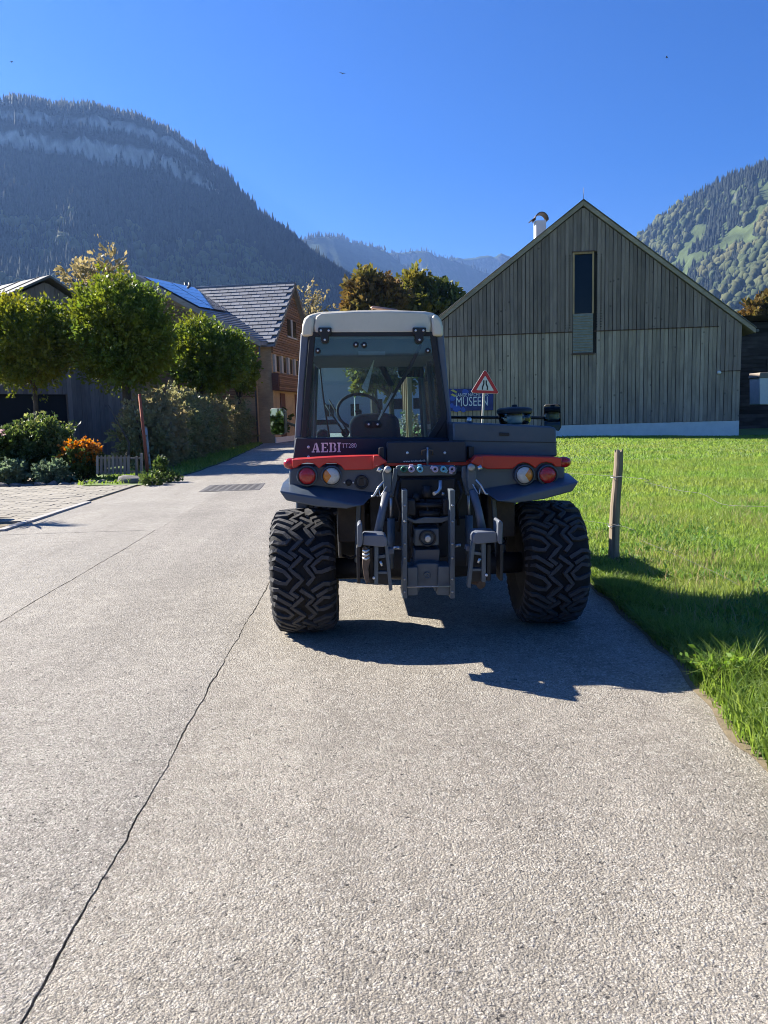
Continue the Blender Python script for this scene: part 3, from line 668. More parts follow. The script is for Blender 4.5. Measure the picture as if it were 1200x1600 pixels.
# boards, one by one
PITCH_B = 0.196; nb = int(BW/PITCH_B)
win = [on_barn(895, 395), on_barn(927, 551)]; w0, w1 = min(win[0][0], win[1][0]), max(win[0][0], win[1][0]); wz1, wz0 = max(win[0][1], win[1][1]), min(win[0][1], win[1][1])
for i in range(nb):
    s0 = i*PITCH_B + 0.006; s1 = s0 + (0.166 if i % 2 else 0.180); sm_ = (s0+s1)/2; pr = (0.018 if i % 2 else -0.006) + random.uniform(-.003, .003)
    lowz = zs2 if s1 < s22 else zs - 0.012*(sm_-s22)*0
    inwin = s1 > w0-0.01 and s0 < w1+0.01
    top = [(s0, roof_z(s0)-0.05), (s1, roof_z(s1)-0.05)]
    if abs(s0-sa) < .2: pass
    segs = []
    if inwin: segs.append((wz1+0.02, None, True))
    else: segs.append((lowz, None, True))
    for zb, _, up in segs:
        q = [(s0, zb+random.uniform(-.012, .012)), (s1, zb+random.uniform(-.012, .012)), top[1], top[0]]
        blk('board', q, -0.06, 0.045+pr, M['wood_up'], barn)
    zt = (wz0-0.03) if inwin else lowz+0.05
    if s0 < 1.0 and zt > zs2+1: zt = lowz+0.05
    q = [(s0, zp+random.uniform(-.02, .02)-0.0), (s1, zp+random.uniform(-.02, .02)), (s1, zt), (s0, zt)]
    blk('board', q, -0.06, 0.012+pr, M['wood_lo'], barn)
blk('drip_board', [(s22, zs-.05), (w0-.03, zs-.05), (w0-.03, zs+.005), (s22, zs+.005)], 0.0, 0.052, M['rust_trim'], barn)  # rusty joint line; its dark tone also stands in for the joint's shadow
blk('drip_board', [(w1+.03, zs-.05), (BW, zs-.05), (BW, zs+.005), (w1+.03, zs+.005)], 0.0, 0.052, M['rust_trim'], barn)
blk('drip_board', [(0, zs2-.04), (s22, zs2-.04), (s22, zs2+.005), (0, zs2+.005)], 0.0, 0.052, M['rust_trim'], barn)
# verge boards, roof slabs
def slab(name, s0, z0, s1, z1, th, front, back_, mat, bev=0.01):
    m = MB(); up = Vector((0, 0, th))
    a0, a1 = BP(s0, z0, front), BP(s1, z1, front); b0, b1 = BP(s0, z0, back_), BP(s1, z1, back_)
    m.loft([a0, a1, a1+up, a0+up], [b0, b1, b1+up, b0+up]); return m.build(name, mat, barn, bev)
ov = 0.62
M['roof_metal'] = simple('roof_sheet', (0.11, 0.105, 0.10), 0.5, var=0.2, scale=3)
slab('verge_board', -ov, roof_z(0)-ov*sl_r-0.0, sa, za-0.0, 0.25, 0.16, 0.05, M['wood_trim'])
slab('verge_board', sa, za-0.0, BW+ov, ze_l-ov*sl_l-0.0, 0.25, 0.16, 0.05, M['wood_trim'])
slab('roof', -ov-.03, roof_z(0)-(ov+.03)*sl_r+0.255, sa, za+0.255, 0.05, 0.22, -DEPTH-0.4, M['roof_metal'])
slab('roof', sa, za+0.255, BW+ov+.03, ze_l-(ov+.03)*sl_l+0.255, 0.05, 0.22, -DEPTH-0.4, M['roof_metal'])
slab('roof_soffit', -ov, roof_z(0)-ov*sl_r+0.02, sa, za+0.02, 0.10, 0.045, -DEPTH, M['wood_trim'], 0)
slab('roof_soffit', sa, za+0.02, BW+ov, ze_l-ov*sl_l+0.02, 0.10, 0.045, -DEPTH, M['wood_trim'], 0)
gut = MB(); gut.tube([BP(-ov-0.08, roof_z(0)-ov*sl_r+0.12, 0.2), BP(-ov-0.08, roof_z(0)-ov*sl_r+0.12, -DEPTH)], 0.07, 8); gut.build('gutter', M['roof_metal'], barn)
rod = MB(); rod.tube([BP(sa, za+0.3, 0.1), BP(sa-.02, za+0.85, 0.1)], 0.012, 5); rod.build('lightning_rod', M['roof_metal'], barn)
# window with shutter panel
_, wm = on_barn(910, 489)
wn = blk('window', [(w0+.07, wm), (w1-.07, wm), (w1-.07, wz1-.07), (w0+.07, wz1-.07)], -0.05, -0.02, M['glass_dark'], barn)
for q in ([(w0, wm-.03), (w0+.08, wm-.03), (w0+.08, wz1), (w0, wz1)], [(w1-.08, wm-.03), (w1, wm-.03), (w1, wz1), (w1-.08, wz1)], [(w0+.08, wz1-.09), (w1-.08, wz1-.09), (w1-.08, wz1), (w0+.08, wz1)]):
    m = MB(); m.loft([BP(s, z, 0.075) for s, z in q], [BP(s, z, -0.05) for s, z in q]); m.build('frame', M['wood_new'], wn)
sh = blk('shutter', [(w0+.02, wz0), (w1-.02, wz0), (w1-.02, wm-.03), (w0+.02, wm-.03)], -0.05, 0.0, M['wood_lo'], barn)
nl = 15; dz = (wm-.05-wz0)/nl
for i in range(nl):
    m = MB(); z = wz0 + (i+.5)*dz; c = BP((w0+w1)/2, z, 0.02); m.box(c, (w1-w0-.06, 0.03, dz*0.8), rz=math.atan2(bd.y, bd.x), rx=0.35); m.build('slat', simple('slat_%d' % i, (0.235, 0.235, 0.19), 0.8, var=.2), sh)
blk('sill', [(w0-.05, wz0-.09), (w1+.05, wz0-.09), (w1+.05, wz0), (w0-.05, wz0)], -0.03, 0.10, simple('rusty_flashing', (0.10, 0.055, 0.035), 0.7), barn)
blk('window_head', [(w0-.05, wz1), (w1+.05, wz1), (w1+.05, wz1+.05), (w0-.05, wz1+.05)], -0.03, 0.11, simple('rusty_flashing_b', (0.10, 0.055, 0.035), 0.7), barn)
vh = MB()
for sx in (w0-.36, w0-.15, w1+.15, w1+.36):
    for i in range(28): vh.box(BP(sx, zs+0.18+i*(wz1-zs-0.2)/28, 0.062), (0.05, 0.012, 0.05), rz=math.atan2(bd.y, bd.x))
tag(vh.build('vent_holes', M['dark'], barn), kind='stuff')
lp = MB(); lp.lathe(BP(on_barn(1123, 581)[0], zs2-.08, 0.02), (bn.x, bn.y, 0), [(0.09, 0), (0.09, .1), (0.05, .15), (0, .16)], 12); lp.build('wall_lamp', M['plinth'], barn)
# chimney behind the ridge
c0 = BP(on_barn(853, 355)[0], 0, -3.2); s_c = on_barn(853, 355)[0]; zc = W(852, 346, c0.y).z; zcb = roof_z(s_c)
ch = MB(); ch.box((c0.x, c0.y, (zc+zcb-1)/2), (0.55, 0.55, zc-zcb+1)); ch = ch.build('chimney', M['plinth'], barn, 0.01)
cp = MB(); n = 12; a = [];  b = []
for i in range(n+1):
    q = math.pi*i/n; a.append(Vector((c0.x-0.36*math.cos(q)+.03, c0.y-0.3, zc+0.02+0.40*math.sin(q))))
outer = [Vector((c0.x+.03-0.38*math.cos(math.pi*i/n), c0.y, zc+.02+0.42*math.sin(math.pi*i/n))) for i in range(n+1)]; inner = [Vector((c0.x+.03-0.33*math.cos(math.pi*i/n), c0.y, zc+.02+0.37*math.sin(math.pi*i/n))) for i in range(n, -1, -1)]
ring = outer+inner; cp.loft([p-Vector((0, .32, 0)) for p in ring], [p+Vector((0, .32, 0)) for p in ring]); cp.box((c0.x-.45, c0.y, zc+.06), (0.24, 0.62, 0.03), ry=-0.5)
cp.build('chimney_cap', simple('copper_cap', (0.10, 0.075, 0.06), 0.45, metal=0.5), ch)

# blue banner on the barn wall
def on_depth_poly(pts, Y): return [W(x, y, Y) for x, y in pts]
BANY = 39.35
ban = tag(empty('banner', (BP(12.8, 1.2, 0.1).x, BP(12.8, 1.2, 0.1).y, 1.2)), 'blue event banner with white lettering fixed to the barn wall', 'banner')
sb0, zb0 = on_barn(696, 641); sb1, zb1 = on_barn(771, 608)
M['banner'] = simple('banner_blue', (0.012, 0.022, 0.16), 0.45, var=0.4, scale=2.2)
def bpart(name, pts_px, out, mat, th=0.008):
    pts = [on_barn(x, y) for x, y in pts_px]; m = MB(); m.loft([BP(s, z, out) for s, z in pts], [BP(s, z, out-th) for s, z in pts]); return m.build(name, mat, ban)
bpart('cloth', [(696, 642.5), (770.5, 641), (771, 607.5), (697, 608)], 0.10, M['banner'], 0.03)
M['ban_l'] = simple('banner_light_blue', (0.03, 0.08, 0.42), 0.5); M['ban_y'] = simple('banner_yellow', (0.42, 0.40, 0.10), 0.5); M['ban_w'] = simple('banner_white', (0.62, 0.64, 0.72), 0.5)
rr = random.Random(4)
for (cx, cy, rad) in ((708, 622, 5), (714, 638, 6), (727, 612, 5), (706, 634, 4), (741, 610, 4), (724, 640, 4)):
    pts = [(cx+rad*(0.7+.5*rr.random())*math.cos(q*math.pi/4), cy+rad*(0.7+.5*rr.random())*math.sin(q*math.pi/4)) for q in range(8)]
    bpart('splash', pts, 0.104, M['ban_l'])
for pts in ([(704, 610), (708, 608.5), (714, 612), (713, 614.5)], [(704, 617), (707, 615), (713, 618), (711, 620.5)]): bpart('splash', pts, 0.106, M['ban_y'])
def text_obj(body, size, mat, parent, mw, name='lettering', extrude=0.0015, width=None):
    """flat lettering as mesh; mw places it (x along the line, y up)"""
    cu = bpy.data.curves.new(name, 'FONT'); cu.body = body; cu.size = size; cu.extrude = extrude; cu.resolution_u = 3
    t = bpy.data.objects.new('tmp_text', cu); COL.objects.link(t); bpy.context.view_layer.update()
    me = bpy.data.meshes.new_from_object(t.evaluated_get(bpy.context.evaluated_depsgraph_get())); bpy.data.objects.remove(t)
    xs = [v_.co.x for v_ in me.vertices]; w_ = max(xs)-min(xs); k = (width/w_) if width else 1.0
    off = world_of(parent)
    for v_ in me.vertices: v_.co = (mw @ Vector((v_.co.x*k, v_.co.y, v_.co.z))) - off
    me.materials.clear(); me.materials.append(mat)
    o = bpy.data.objects.new(name, me); COL.objects.link(o); o.parent = parent; return o
def frame_mat(o, ex, ey): ez = ex.cross(ey); return Matrix(((ex.x, ey.x, ez.x, o.x), (ex.y, ey.y, ez.y, o.y), (ex.z, ey.z, ez.z, o.z), (0, 0, 0, 1)))
ex = Vector((-bd.x, -bd.y, 0)); ey = Vector((0, 0, 1))
a, b = on_barn(712, 635), on_barn(761, 634); text_obj('MUSEEN', 0.68, M['ban_w'], ban, frame_mat(BP(a[0], a[1], 0.108), ex, ey), width=abs(b[0]-a[0]))
a, b = on_barn(712, 620), on_barn(763, 620); text_obj('LANGE NACHT DER', 0.25, M['ban_w'], ban, frame_mat(BP(a[0], a[1], 0.108), ex, ey), width=abs(b[0]-a[0]))
for s_ in (sb0-.3, (sb0+sb1)/2): pass

# ------------------------------------------------------------------ dark shingled house right of the barn
dk = tag(empty('dark_shed', (28, 50, 0)), 'black weathered wooden house standing behind the barn corner', 'house')
pR = W(1140, 640, 50); xr = pR.x
m = MB(); m.box((xr+7, 54, 3.45), (14, 8, 6.9)); m.build('wall', M['dark'], dk)
for i in range(27):
    m = MB(); m.box((xr+7, 49.97, 0.12+i*0.25), (14.02, 0.05, 0.235), rx=-0.10); m.build('plank', M['black_wood'], dk)
m = MB(); z0 = W(1180, 502, 50).z
m.loft([Vector((xr-.1, 49.8, z0)), Vector((xr+15, 49.8, z0+0.1)), Vector((xr+15, 49.2, z0+.4)), Vector((xr-.6, 49.2, z0+.25))], [Vector((xr-.6, 58.5, z0+.3)), Vector((xr+15, 58.5, z0+.3)), Vector((xr+15, 58.5, z0+.5)), Vector((xr-.6, 58.5, z0+.5))]); m.build('roof', M['black_wood'], dk)
wx = W(1199, 600, 49.9)
m = MB(); m.px([(1199, 590), (1213, 590), (1213, 560), (1199, 560)], 49.85, 49.95); m.build('window', M['glass_dark'], dk)
cb = tag(empty('storage_box', (W(1196, 630, 46).x, 46, 0)), 'pale grey metal box against the black wooden house', 'box')
m = MB(); m.px([(1187, 632), (1222, 632), (1222, 590), (1187, 590)], 46, 47.2); m.build('body', M['plinth'], cb, 0.02)
m = MB(); m.px([(1186, 590), (1223, 590), (1223, 581), (1188, 582)], 45.95, 47.25); m.build('lid', M['wood_trim'], cb, 0.02)

# ================================================================== HOUSES ON THE LEFT
M['slat_dark'] = woodmat('brown_slat', (0.19, 0.10, 0.055), (0.33, 0.19, 0.11), axis='X', rand=0.3, knots=0.2, fine=20)
M['slat_red'] = woodmat('redbrown_slat', (0.12, 0.05, 0.034), (0.21, 0.09, 0.06), axis='X', rand=0.25, knots=0.2, fine=20)
M['panel_pale'] = woodmat('pale_panel', (0.42, 0.285, 0.16), (0.58, 0.41, 0.245), axis='X', rand=0.1, knots=0.2, fine=14)
M['shutter_pale'] = simple('pale_shutter', (0.46, 0.42, 0.37), 0.7)
M['win_brown'] = simple('brown_pane', (0.06, 0.04, 0.03), 0.12)
house = tag(empty('wooden_house', (-5.3, 50, 0)), 'large slatted timber house with grey tiled roof beside the road', 'house')
C0 = W(423, 535, 50); C0z = C0.z
al = R(11); V2 = Vector((math.sin(al), math.cos(al), 0)); U2 = Vector((math.cos(al), -math.sin(al), 0))
HC = Vector((C0.x, 50, 0)); HD = 10.0; HL = 17.0; HR = W(455, 443, 54.9).z
def HP(u, v, z): return HC - U2*u + V2*v + Vector((0, 0, z))          # u to the left along the front, v back
m = MB(); m.loft([HP(0, 0, 0), HP(0, HD, 0), HP(0, HD, C0z), HP(0, HD/2, HR-.15), HP(0, 0, C0z)], [HP(HL, 0, 0), HP(HL, HD, 0), HP(HL, HD, C0z), HP(HL, HD/2, HR-.15), HP(HL, 0, C0z)]); m.build('wall', M['panel_pale'], house)
# gable slats on the road side
zband1 = W(423, 583, 50).z; zband0 = W(423, 610, 50).z; zwin0, zwin1 = W(423, 581, 50).z, W(423, 553, 50).z
def slats(z0, z1, mat, n, out=0.10, shape=None):
    for i in range(n):
        z = z0 + (i+.5)*(z1-z0)/n; hw = HD/2
        if z > C0z: hw = HD/2*(HR-z)/(HR-C0z)
        if hw < .2: continue
        m = MB(); a, b = HP(-0.02, HD/2-hw, z), HP(-0.02, HD/2+hw, z); q = U2*out; t = Vector((0, 0, (z1-z0)/n*0.36))
        m.loft([a-t, b-t, b+t, a+t], [a-t+q, b-t+q, b+t+q, a+t+q]); m.build('slat', mat, house)
slats(zwin1+.05, HR-.3, M['slat_dark'], 30)
slats(zband0, zband1, M['slat_dark'], 9, 0.45)
m = MB(); m.loft([HP(0, -.1, zband0), HP(0, HD+.1, zband0), HP(0, HD+.1, zband1), HP(0, -.1, zband1)], [HP(-.42, -.1, zband0), HP(-.42, HD+.1, zband0), HP(-.42, HD+.1, zband1), HP(-.42, -.1, zband1)]); m.build('balcony', M['slat_red'], house)
def side_box(name, v0, v1, z0, z1, out, mat, parent=house):
    m = MB(); m.loft([HP(0, v0, z0), HP(0, v1, z0), HP(0, v1, z1), HP(0, v0, z1)], [HP(-out, v0, z0), HP(-out, v1, z0), HP(-out, v1, z1), HP(-out, v0, z1)]); return m.build(name, mat, parent)
for i in range(6):
    v0 = 0.25+i*1.6; wv = side_box('window', v0+.35, v0+1.35, zwin0+.08, zwin1-.05, 0.03, M['win_brown'])
    side_box('shutter', v0-.02, v0+.38, zwin0, zwin1, 0.14, M['shutter_pale'])
gw = side_box('window', 3.6, 5.9, W(443, 523, 53).z, W(443, 497, 53).z, 0.13, M['win_brown'])
side_box('frame', 4.55, 4.85, W(443, 523, 53).z-.05, W(443, 497, 53).z+.05, 0.17, M['shutter_pale'], gw); side_box('frame', 3.5, 6.0, W(443, 523, 53).z-.12, W(443, 523, 53).z-.02, 0.17, M['shutter_pale'], gw)
for v0 in (1.5, 5.2): side_box('door', v0, v0+1.1, 0, zband0-.15, 0.06, M['slat_red'])
side_box('plinth', -.05, HD+.05, -.1, .35, 0.07, M['plinth'])
# main roof, tile by tile on the slope that shows
def roof_frame(Pa, Pb, Pc): return Pa, (Pb-Pa), (Pc-Pa)
ov_ = 0.55; ez_ = C0z - 0.10
slope = (HR-ez_)/(HD/2+ov_)
m = MB()
A_, B_, C_, D_ = HP(-0.45, -ov_, ez_-.05), HP(HL, -ov_, ez_-.05), HP(HL, HD/2, HR), HP(-0.45, HD/2, HR); E_, F_ = HP(-0.45, HD+ov_, ez_-.05), HP(HL, HD+ov_, ez_-.05); up = Vector((0, 0, -.16))
m.loft([A_, D_, C_, B_], [p+up for p in (A_, D_, C_, B_)]); m.loft([E_, F_, C_, D_], [p+up for p in (E_, F_, C_, D_)]); mroof = m.build('roof', M['tile'], house)
tp = None; rows = 17; ln = math.hypot(HD/2+ov_, HR-ez_); tilt = math.atan2(HR-ez_, HD/2+ov_)
ntile = 0
for j in range(rows):
    t = (j+.5)/rows; ww = 0.62; cols = int(9.8/ww)
    for i in range(cols):
        u = -0.42 + (i+.5)*ww + (ww/2 if j % 2 else 0)
        vv = -ov_ + t*(HD/2+ov_); z = ez_ + t*(HR-ez_)
        p = HP(u, vv, z) + Vector((0, 0, 0.035)); qx, qy = pix(p)
        # hidden behind the valley of the front wing
        if qx < 305 + (p.z-HR)*-21 - 12: continue
        if tp is None:
            b = MB(); b.box((0, 0, 0), (ww*0.955, ln/rows*1.16, 0.06)); tp = b.build('tile', M['tile'], None); o = tp
        else: o = share(tp, (0, 0, 0))
        o.parent = mroof; o.location = p - world_of(mroof); o.rotation_euler = (tilt-0.10, 0, -al); ntile += 1
m = MB(); m.tube([D_+Vector((0, 0, .04)), C_+Vector((0, 0, .04))], 0.09, 8); m.build('ridge_cap', M['tile'], house)
m = MB(); m.loft([A_+Vector((0, 0, .05)), D_+Vector((0, 0, .05)), D_-Vector((0, 0, .22)), A_-Vector((0, 0, .22))], [p-U2*0.04 for p in (A_+Vector((0, 0, .05)), D_+Vector((0, 0, .05)), D_-Vector((0, 0, .22)), A_-Vector((0, 0, .22)))]); m.build('verge_board', M['wood_trim'], house)
m = MB(); m.loft([E_+Vector((0, 0, .05)), D_+Vector((0, 0, .05)), D_-Vector((0, 0, .22)), E_-Vector((0, 0, .22))], [p-U2*0.04 for p in (E_+Vector((0, 0, .05)), D_+Vector((0, 0, .05)), D_-Vector((0, 0, .22)), E_-Vector((0, 0, .22)))]); m.build('verge_board', M['wood_trim'], house)
# front wing, gable towards the camera, solar panels on its right slope
wing = tag(empty('wooden_house', (-12, 49, 0)), 'slatted timber house wing carrying shiny solar panels behind the ball trees', 'house')
WA = W(205, 427, 49); WB = Vector((-5.55, 49, C0z-.05)); WC = HC + Vector((0.1, -.15, C0z-.02)); WD = W(305, 449, 56.3); WE = Vector((2*WA.x-WB.x, 49, C0z-.05)); WF = WE + (WD-WA)
m = MB(); g0 = [Vector((WE.x+.5, 49.3, 0)), Vector((WB.x-.45, 49.3, 0)), Vector((WB.x-.45, 49.3, C0z)), Vector((WA.x, 49.3, WA.z-.25)), Vector((WE.x+.5, 49.3, C0z))]
m.loft(g0, [p+Vector((0, 1.5, 0)) for p in g0]); m.build('wall', M['panel_pale'], wing)
nsl = 46
for i in range(nsl):
    z = 3.0 + i*(WA.z-3.5)/nsl; x0, x1 = WE.x+.55, WB.x-.5
    if z > C0z-.4: k = max(0, (WA.z-.45-z)/(WA.z-.45-C0z+.4)); x0 = WA.x+(x0-WA.x)*k; x1 = WA.x+(x1-WA.x)*k
    if x1-x0 < .3: continue
    m = MB(); m.box(((x0+x1)/2, 49.24, z), (x1-x0, 0.09, (WA.z-3.5)/nsl*0.66)); m.build('slat', M['slat_dark'] if z > C0z-1.6 or z < 4.6 else M['slat_red'], wing)
m = MB(); m.loft([WA, WB, WC, WD], [p-Vector((0, 0, .2)) for p in (WA, WB, WC, WD)]); m.loft([WE, WA, WD, WF], [p-Vector((0, 0, .2)) for p in (WE, WA, WD, WF)]); wr = m.build('roof', M['tile'], wing)
m = MB(); e1 = Vector((0, -.06, .06)); e2 = Vector((0, -.06, -.3)); m.loft([WA+e1, WB+e1, WB+e2, WA+e2], [p+Vector((0, .05, 0)) for p in (WA+e1, WB+e1, WB+e2, WA+e2)]); m.loft([WE+e1, WA+e1, WA+e2, WE+e2], [p+Vector((0, .05, 0)) for p in (WE+e1, WA+e1, WA+e2, WE+e2)]); m.build('verge_board', M['wood_trim'], wing)
M['solar'] = simple('solar_glass', (0.03, 0.045, 0.09), 0.08, var=0.1, spec=1.0, coat=1.0)
def bil(s, t): return (WA*(1-s)+WB*s)*(1-t) + (WD*(1-s)+WC*s)*t
nrm_w = (WB-WA).cross(WD-WA).normalized()
if nrm_w.z < 0: nrm_w = -nrm_w
for i in range(6):
    for j in range(2):
        s0, s1 = .05+i*.075, .05+i*.075+.07; t0, t1 = .08+j*.42, .08+j*.42+.40; q = [bil(s0, t0), bil(s1, t0), bil(s1, t1), bil(s0, t1)]
        m = MB(); m.loft([p+nrm_w*.10 for p in q], [p+nrm_w*.05 for p in q]); m.build('solar_panel', M['solar'], wr)
for i in range(14):
    for j in range(5):
        s0, s1 = .52+i*.034, .52+i*.034+.033; t0, t1 = j*.2, j*.2+.197; q = [bil(s0, t0), bil(s1, t0), bil(s1, t1), bil(s0, t1)]
        m = MB(); m.loft([q[0]+nrm_w*.02, q[1]+nrm_w*.06, q[2]+nrm_w*.06, q[3]+nrm_w*.02], [p+nrm_w*.005 for p in q]); m.build('tile', M['tile'], wr)
for xx in (290, 297):
    m = MB(); p = W(xx, 452, 55); m.tube([p-Vector((0, 0, .6)), p+Vector((0, 0, .45))], 0.09, 8); m.build('vent_pipe', M['roof_metal'], wing)
m = MB(); p = W(405, 536, 49.2); m.tube([WB+Vector((-.1, .1, -.2)), Vector((WB.x-.1, 49.0, C0z-1.0)), W(397, 560, 49), Vector((W(397, 560, 49).x, 49.0, 0))], 0.06, 8); m.build('downpipe', M['roof_metal'], wing)

# old barn on the far left, gable turned towards the road
ob = tag(empty('old_barn', (-14, 36, 0)), 'old grey board barn with dark doorway and sheet metal roof behind ball tree', 'barn')
M['old_board'] = woodmat('old_brown_board', (0.17, 0.135, 0.12), (0.29, 0.235, 0.205), rand=0.25, knots=0.4)
M['tin'] = simple('sheet_metal_roof', (0.12, 0.115, 0.108), 0.7, metal=0.0, var=0.15, scale=2)
OA = W(70, 435, 36); wd_ = Vector((0.6, 0.8, 0)); rd_ = Vector((-0.8, 0.6, 0)); oh = 5.6; tanp = 0.50
def OP(a, d, z): return Vector((OA.x, OA.y, 0)) + wd_*a + rd_*d + Vector((0, 0, z))
def oz(a): return OA.z - .15 - abs(a)*tanp
zdo = W(100, 617, 37).z
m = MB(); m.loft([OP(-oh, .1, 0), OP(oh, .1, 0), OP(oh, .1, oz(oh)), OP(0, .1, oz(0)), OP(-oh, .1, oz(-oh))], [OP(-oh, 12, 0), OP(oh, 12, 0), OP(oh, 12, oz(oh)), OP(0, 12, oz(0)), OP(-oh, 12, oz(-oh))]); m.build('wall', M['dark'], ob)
def o_on(x, y):
    d = ray(x, y); n_ = Vector((wd_.y, -wd_.x)); t = Vector((OA.x, OA.y)).dot(n_)/Vector((d.x, d.y)).dot(n_); p = Vector((d.x, d.y))*t
    return (p-Vector((OA.x, OA.y))).dot(Vector((wd_.x, wd_.y)))
ad = o_on(107, 650)
i = 0; a = -oh
while a < oh:
    a2 = min(oh, a+0.24); zb = 0 if a > ad else zdo
    m = MB(); q = [(a+.004, zb), (a2-.004, zb), (a2-.004, oz(a2)), (a+.004, oz(a))]; o_ = random.uniform(0, .02)
    m.loft([OP(s, -.03-o_, z) for s, z in q], [OP(s, .1, z) for s, z in q]); m.build('board', M['old_board'], ob); a = a2
m = MB(); m.loft([OP(-oh-.5, -.4, oz(oh+.5)+.1), OP(0, -.4, OA.z), OP(0, -.4, OA.z+.1), OP(-oh-.5, -.4, oz(oh+.5)+.2)], [OP(-oh-.5, 13, oz(oh+.5)+.1), OP(0, 13, OA.z), OP(0, 13, OA.z+.1), OP(-oh-.5, 13, oz(oh+.5)+.2)]); m.build('roof', M['tin'], ob)
m = MB(); m.loft([OP(oh+.5, -.4, oz(oh+.5)+.1), OP(0, -.4, OA.z), OP(0, -.4, OA.z+.1), OP(oh+.5, -.4, oz(oh+.5)+.2)], [OP(oh+.5, 13, oz(oh+.5)+.1), OP(0, 13, OA.z), OP(0, 13, OA.z+.1), OP(oh+.5, 13, oz(oh+.5)+.2)]); m.build('roof', M['tin'], ob)
for k in range(8):
    m = MB(); d = 0.4+k*1.6; m.loft([OP(-oh-.5, d, oz(oh+.5)+.2), OP(0, d, OA.z+.1), OP(0, d, OA.z+.14), OP(-oh-.5, d, oz(oh+.5)+.24)], [OP(-oh-.5, d+.05, oz(oh+.5)+.2), OP(0, d+.05, OA.z+.1), OP(0, d+.05, OA.z+.14), OP(-oh-.5, d+.05, oz(oh+.5)+.24)]); m.build('roof_seam', M['tin'], ob)

# things further down the road, seen through the cab
fh = tag(empty('village_house', (-3.0, 92, 0)), 'grey gabled village house far down the road seen through the cab', 'house')
pA = W(512, 560, 92); m = MB()
m.loft([Vector((pA.x-6, 92, 0)), Vector((pA.x+5.5, 92, 0)), Vector((pA.x+5.5, 92, 5.2)), Vector((pA.x, 92, pA.z)), Vector((pA.x-6, 92, 5.2))], [Vector((pA.x-6, 104, 0)), Vector((pA.x+5.5, 104, 0)), Vector((pA.x+5.5, 104, 5.2)), Vector((pA.x, 104, pA.z)), Vector((pA.x-6, 104, 5.2))]); m.build('wall', simple('grey_plaster', (0.32, 0.36, 0.40), 0.8), fh)
m = MB(); m.loft([Vector((pA.x-7, 91, 4.7)), Vector((pA.x, 91, pA.z+.1)), Vector((pA.x, 91, pA.z+.4)), Vector((pA.x-7, 91, 5.0))], [Vector((pA.x-7, 105, 4.7)), Vector((pA.x, 105, pA.z+.1)), Vector((pA.x, 105, pA.z+.4)), Vector((pA.x-7, 105, 5.0))])
m.loft([Vector((pA.x+6.5, 91, 4.7)), Vector((pA.x, 91, pA.z+.1)), Vector((pA.x, 91, pA.z+.4)), Vector((pA.x+6.5, 91, 5.0))], [Vector((pA.x+6.5, 105, 4.7)), Vector((pA.x, 105, pA.z+.1)), Vector((pA.x, 105, pA.z+.4)), Vector((pA.x+6.5, 105, 5.0))]); m.build('roof', M['tile'], fh)
for k in range(3):
    m = MB(); m.box((pA.x-3+k*3, 91.97, 2.3), (1.0, .1, 1.4)); wq = m.build('window', M['glass_dark'], fh); m = MB(); m.box((pA.x-3+k*3, 91.93, 2.3), (.08, .06, 1.4)); m.build('frame', M['shutter_pale'], wq)
wh = tag(empty('village_house', (3, 118, 0)), 'pale village house with flat blue-grey front far behind the cab glass', 'house')
m = MB(); m.box((5.5, 122, 4.4), (14, 8, 9)); m.build('wall', simple('blue_plaster', (0.34, 0.40, 0.47), 0.8), wh)
for k in range(4):
    m = MB(); m.box((1+k*3, 117.97, 3.2), (1.3, .1, 1.6)); m.build('window', M['glass_dark'], wh)
m = MB(); m.loft([Vector((-2.5, 117, 8.9)), Vector((13.5, 117, 8.9)), Vector((13.5, 117, 9.2)), Vector((-2.5, 117, 9.2))], [Vector((-2.5, 123, 12.5)), Vector((13.5, 123, 12.5)), Vector((13.5, 123, 12.8)), Vector((-2.5, 123, 12.8))]); m.build('roof', M['tile'], wh)
# ================================================================== VEGETATION
M['bark'] = simple('bark', (0.085, 0.068, 0.052), 0.95, var=0.35, scale=9, bump=0.8, bscale=30)
M['maple'] = leafmat('ball_maple_leaf', (0.055, 0.10, 0.018), (0.15, 0.21, 0.036), 0.38, 0.5, var2=((0.15, 0.17, 0.022), 0.7))
M['maple_y'] = leafmat('yellowing_maple_leaf', (0.06, 0.105, 0.018), (0.17, 0.205, 0.032), 0.38, 0.5, var2=((0.20, 0.205, 0.025), 0.8))
M['hedge'] = leafmat('hedge_leaf', (0.10, 0.125, 0.05), (0.28, 0.28, 0.13), 0.42, 0.34, var2=((0.26, 0.22, 0.115), 0.35))
M['shrub'] = leafmat('shrub_leaf', (0.04, 0.075, 0.02), (0.11, 0.15, 0.04), 0.35, 0.5)
M['shrub_pale'] = leafmat('pale_shrub_leaf', (0.13, 0.16, 0.05), (0.26, 0.28, 0.10), 0.4, 0.5)
M['sage'] = leafmat('sage_leaf', (0.11, 0.16, 0.09), (0.19, 0.25, 0.15), 0.3, 0.7)
M['orange'] = leafmat('orange_flower', (0.36, 0.13, 0.02), (0.50, 0.24, 0.05), 0.4, 0.6)
M['tree_green'] = leafmat('park_tree_leaf', (0.05, 0.075, 0.02), (0.13, 0.15, 0.035), 0.35, 0.55, var2=((0.17, 0.15, 0.03), 0.3))
M['tree_rust'] = leafmat('rusty_tree_leaf', (0.10, 0.07, 0.025), (0.20, 0.125, 0.04), 0.35, 0.6, var2=((0.11, 0.11, 0.03), 0.3))
M['tree_tan'] = leafmat('tan_tree_leaf', (0.17, 0.145, 0.07), (0.30, 0.25, 0.12), 0.4, 0.6)
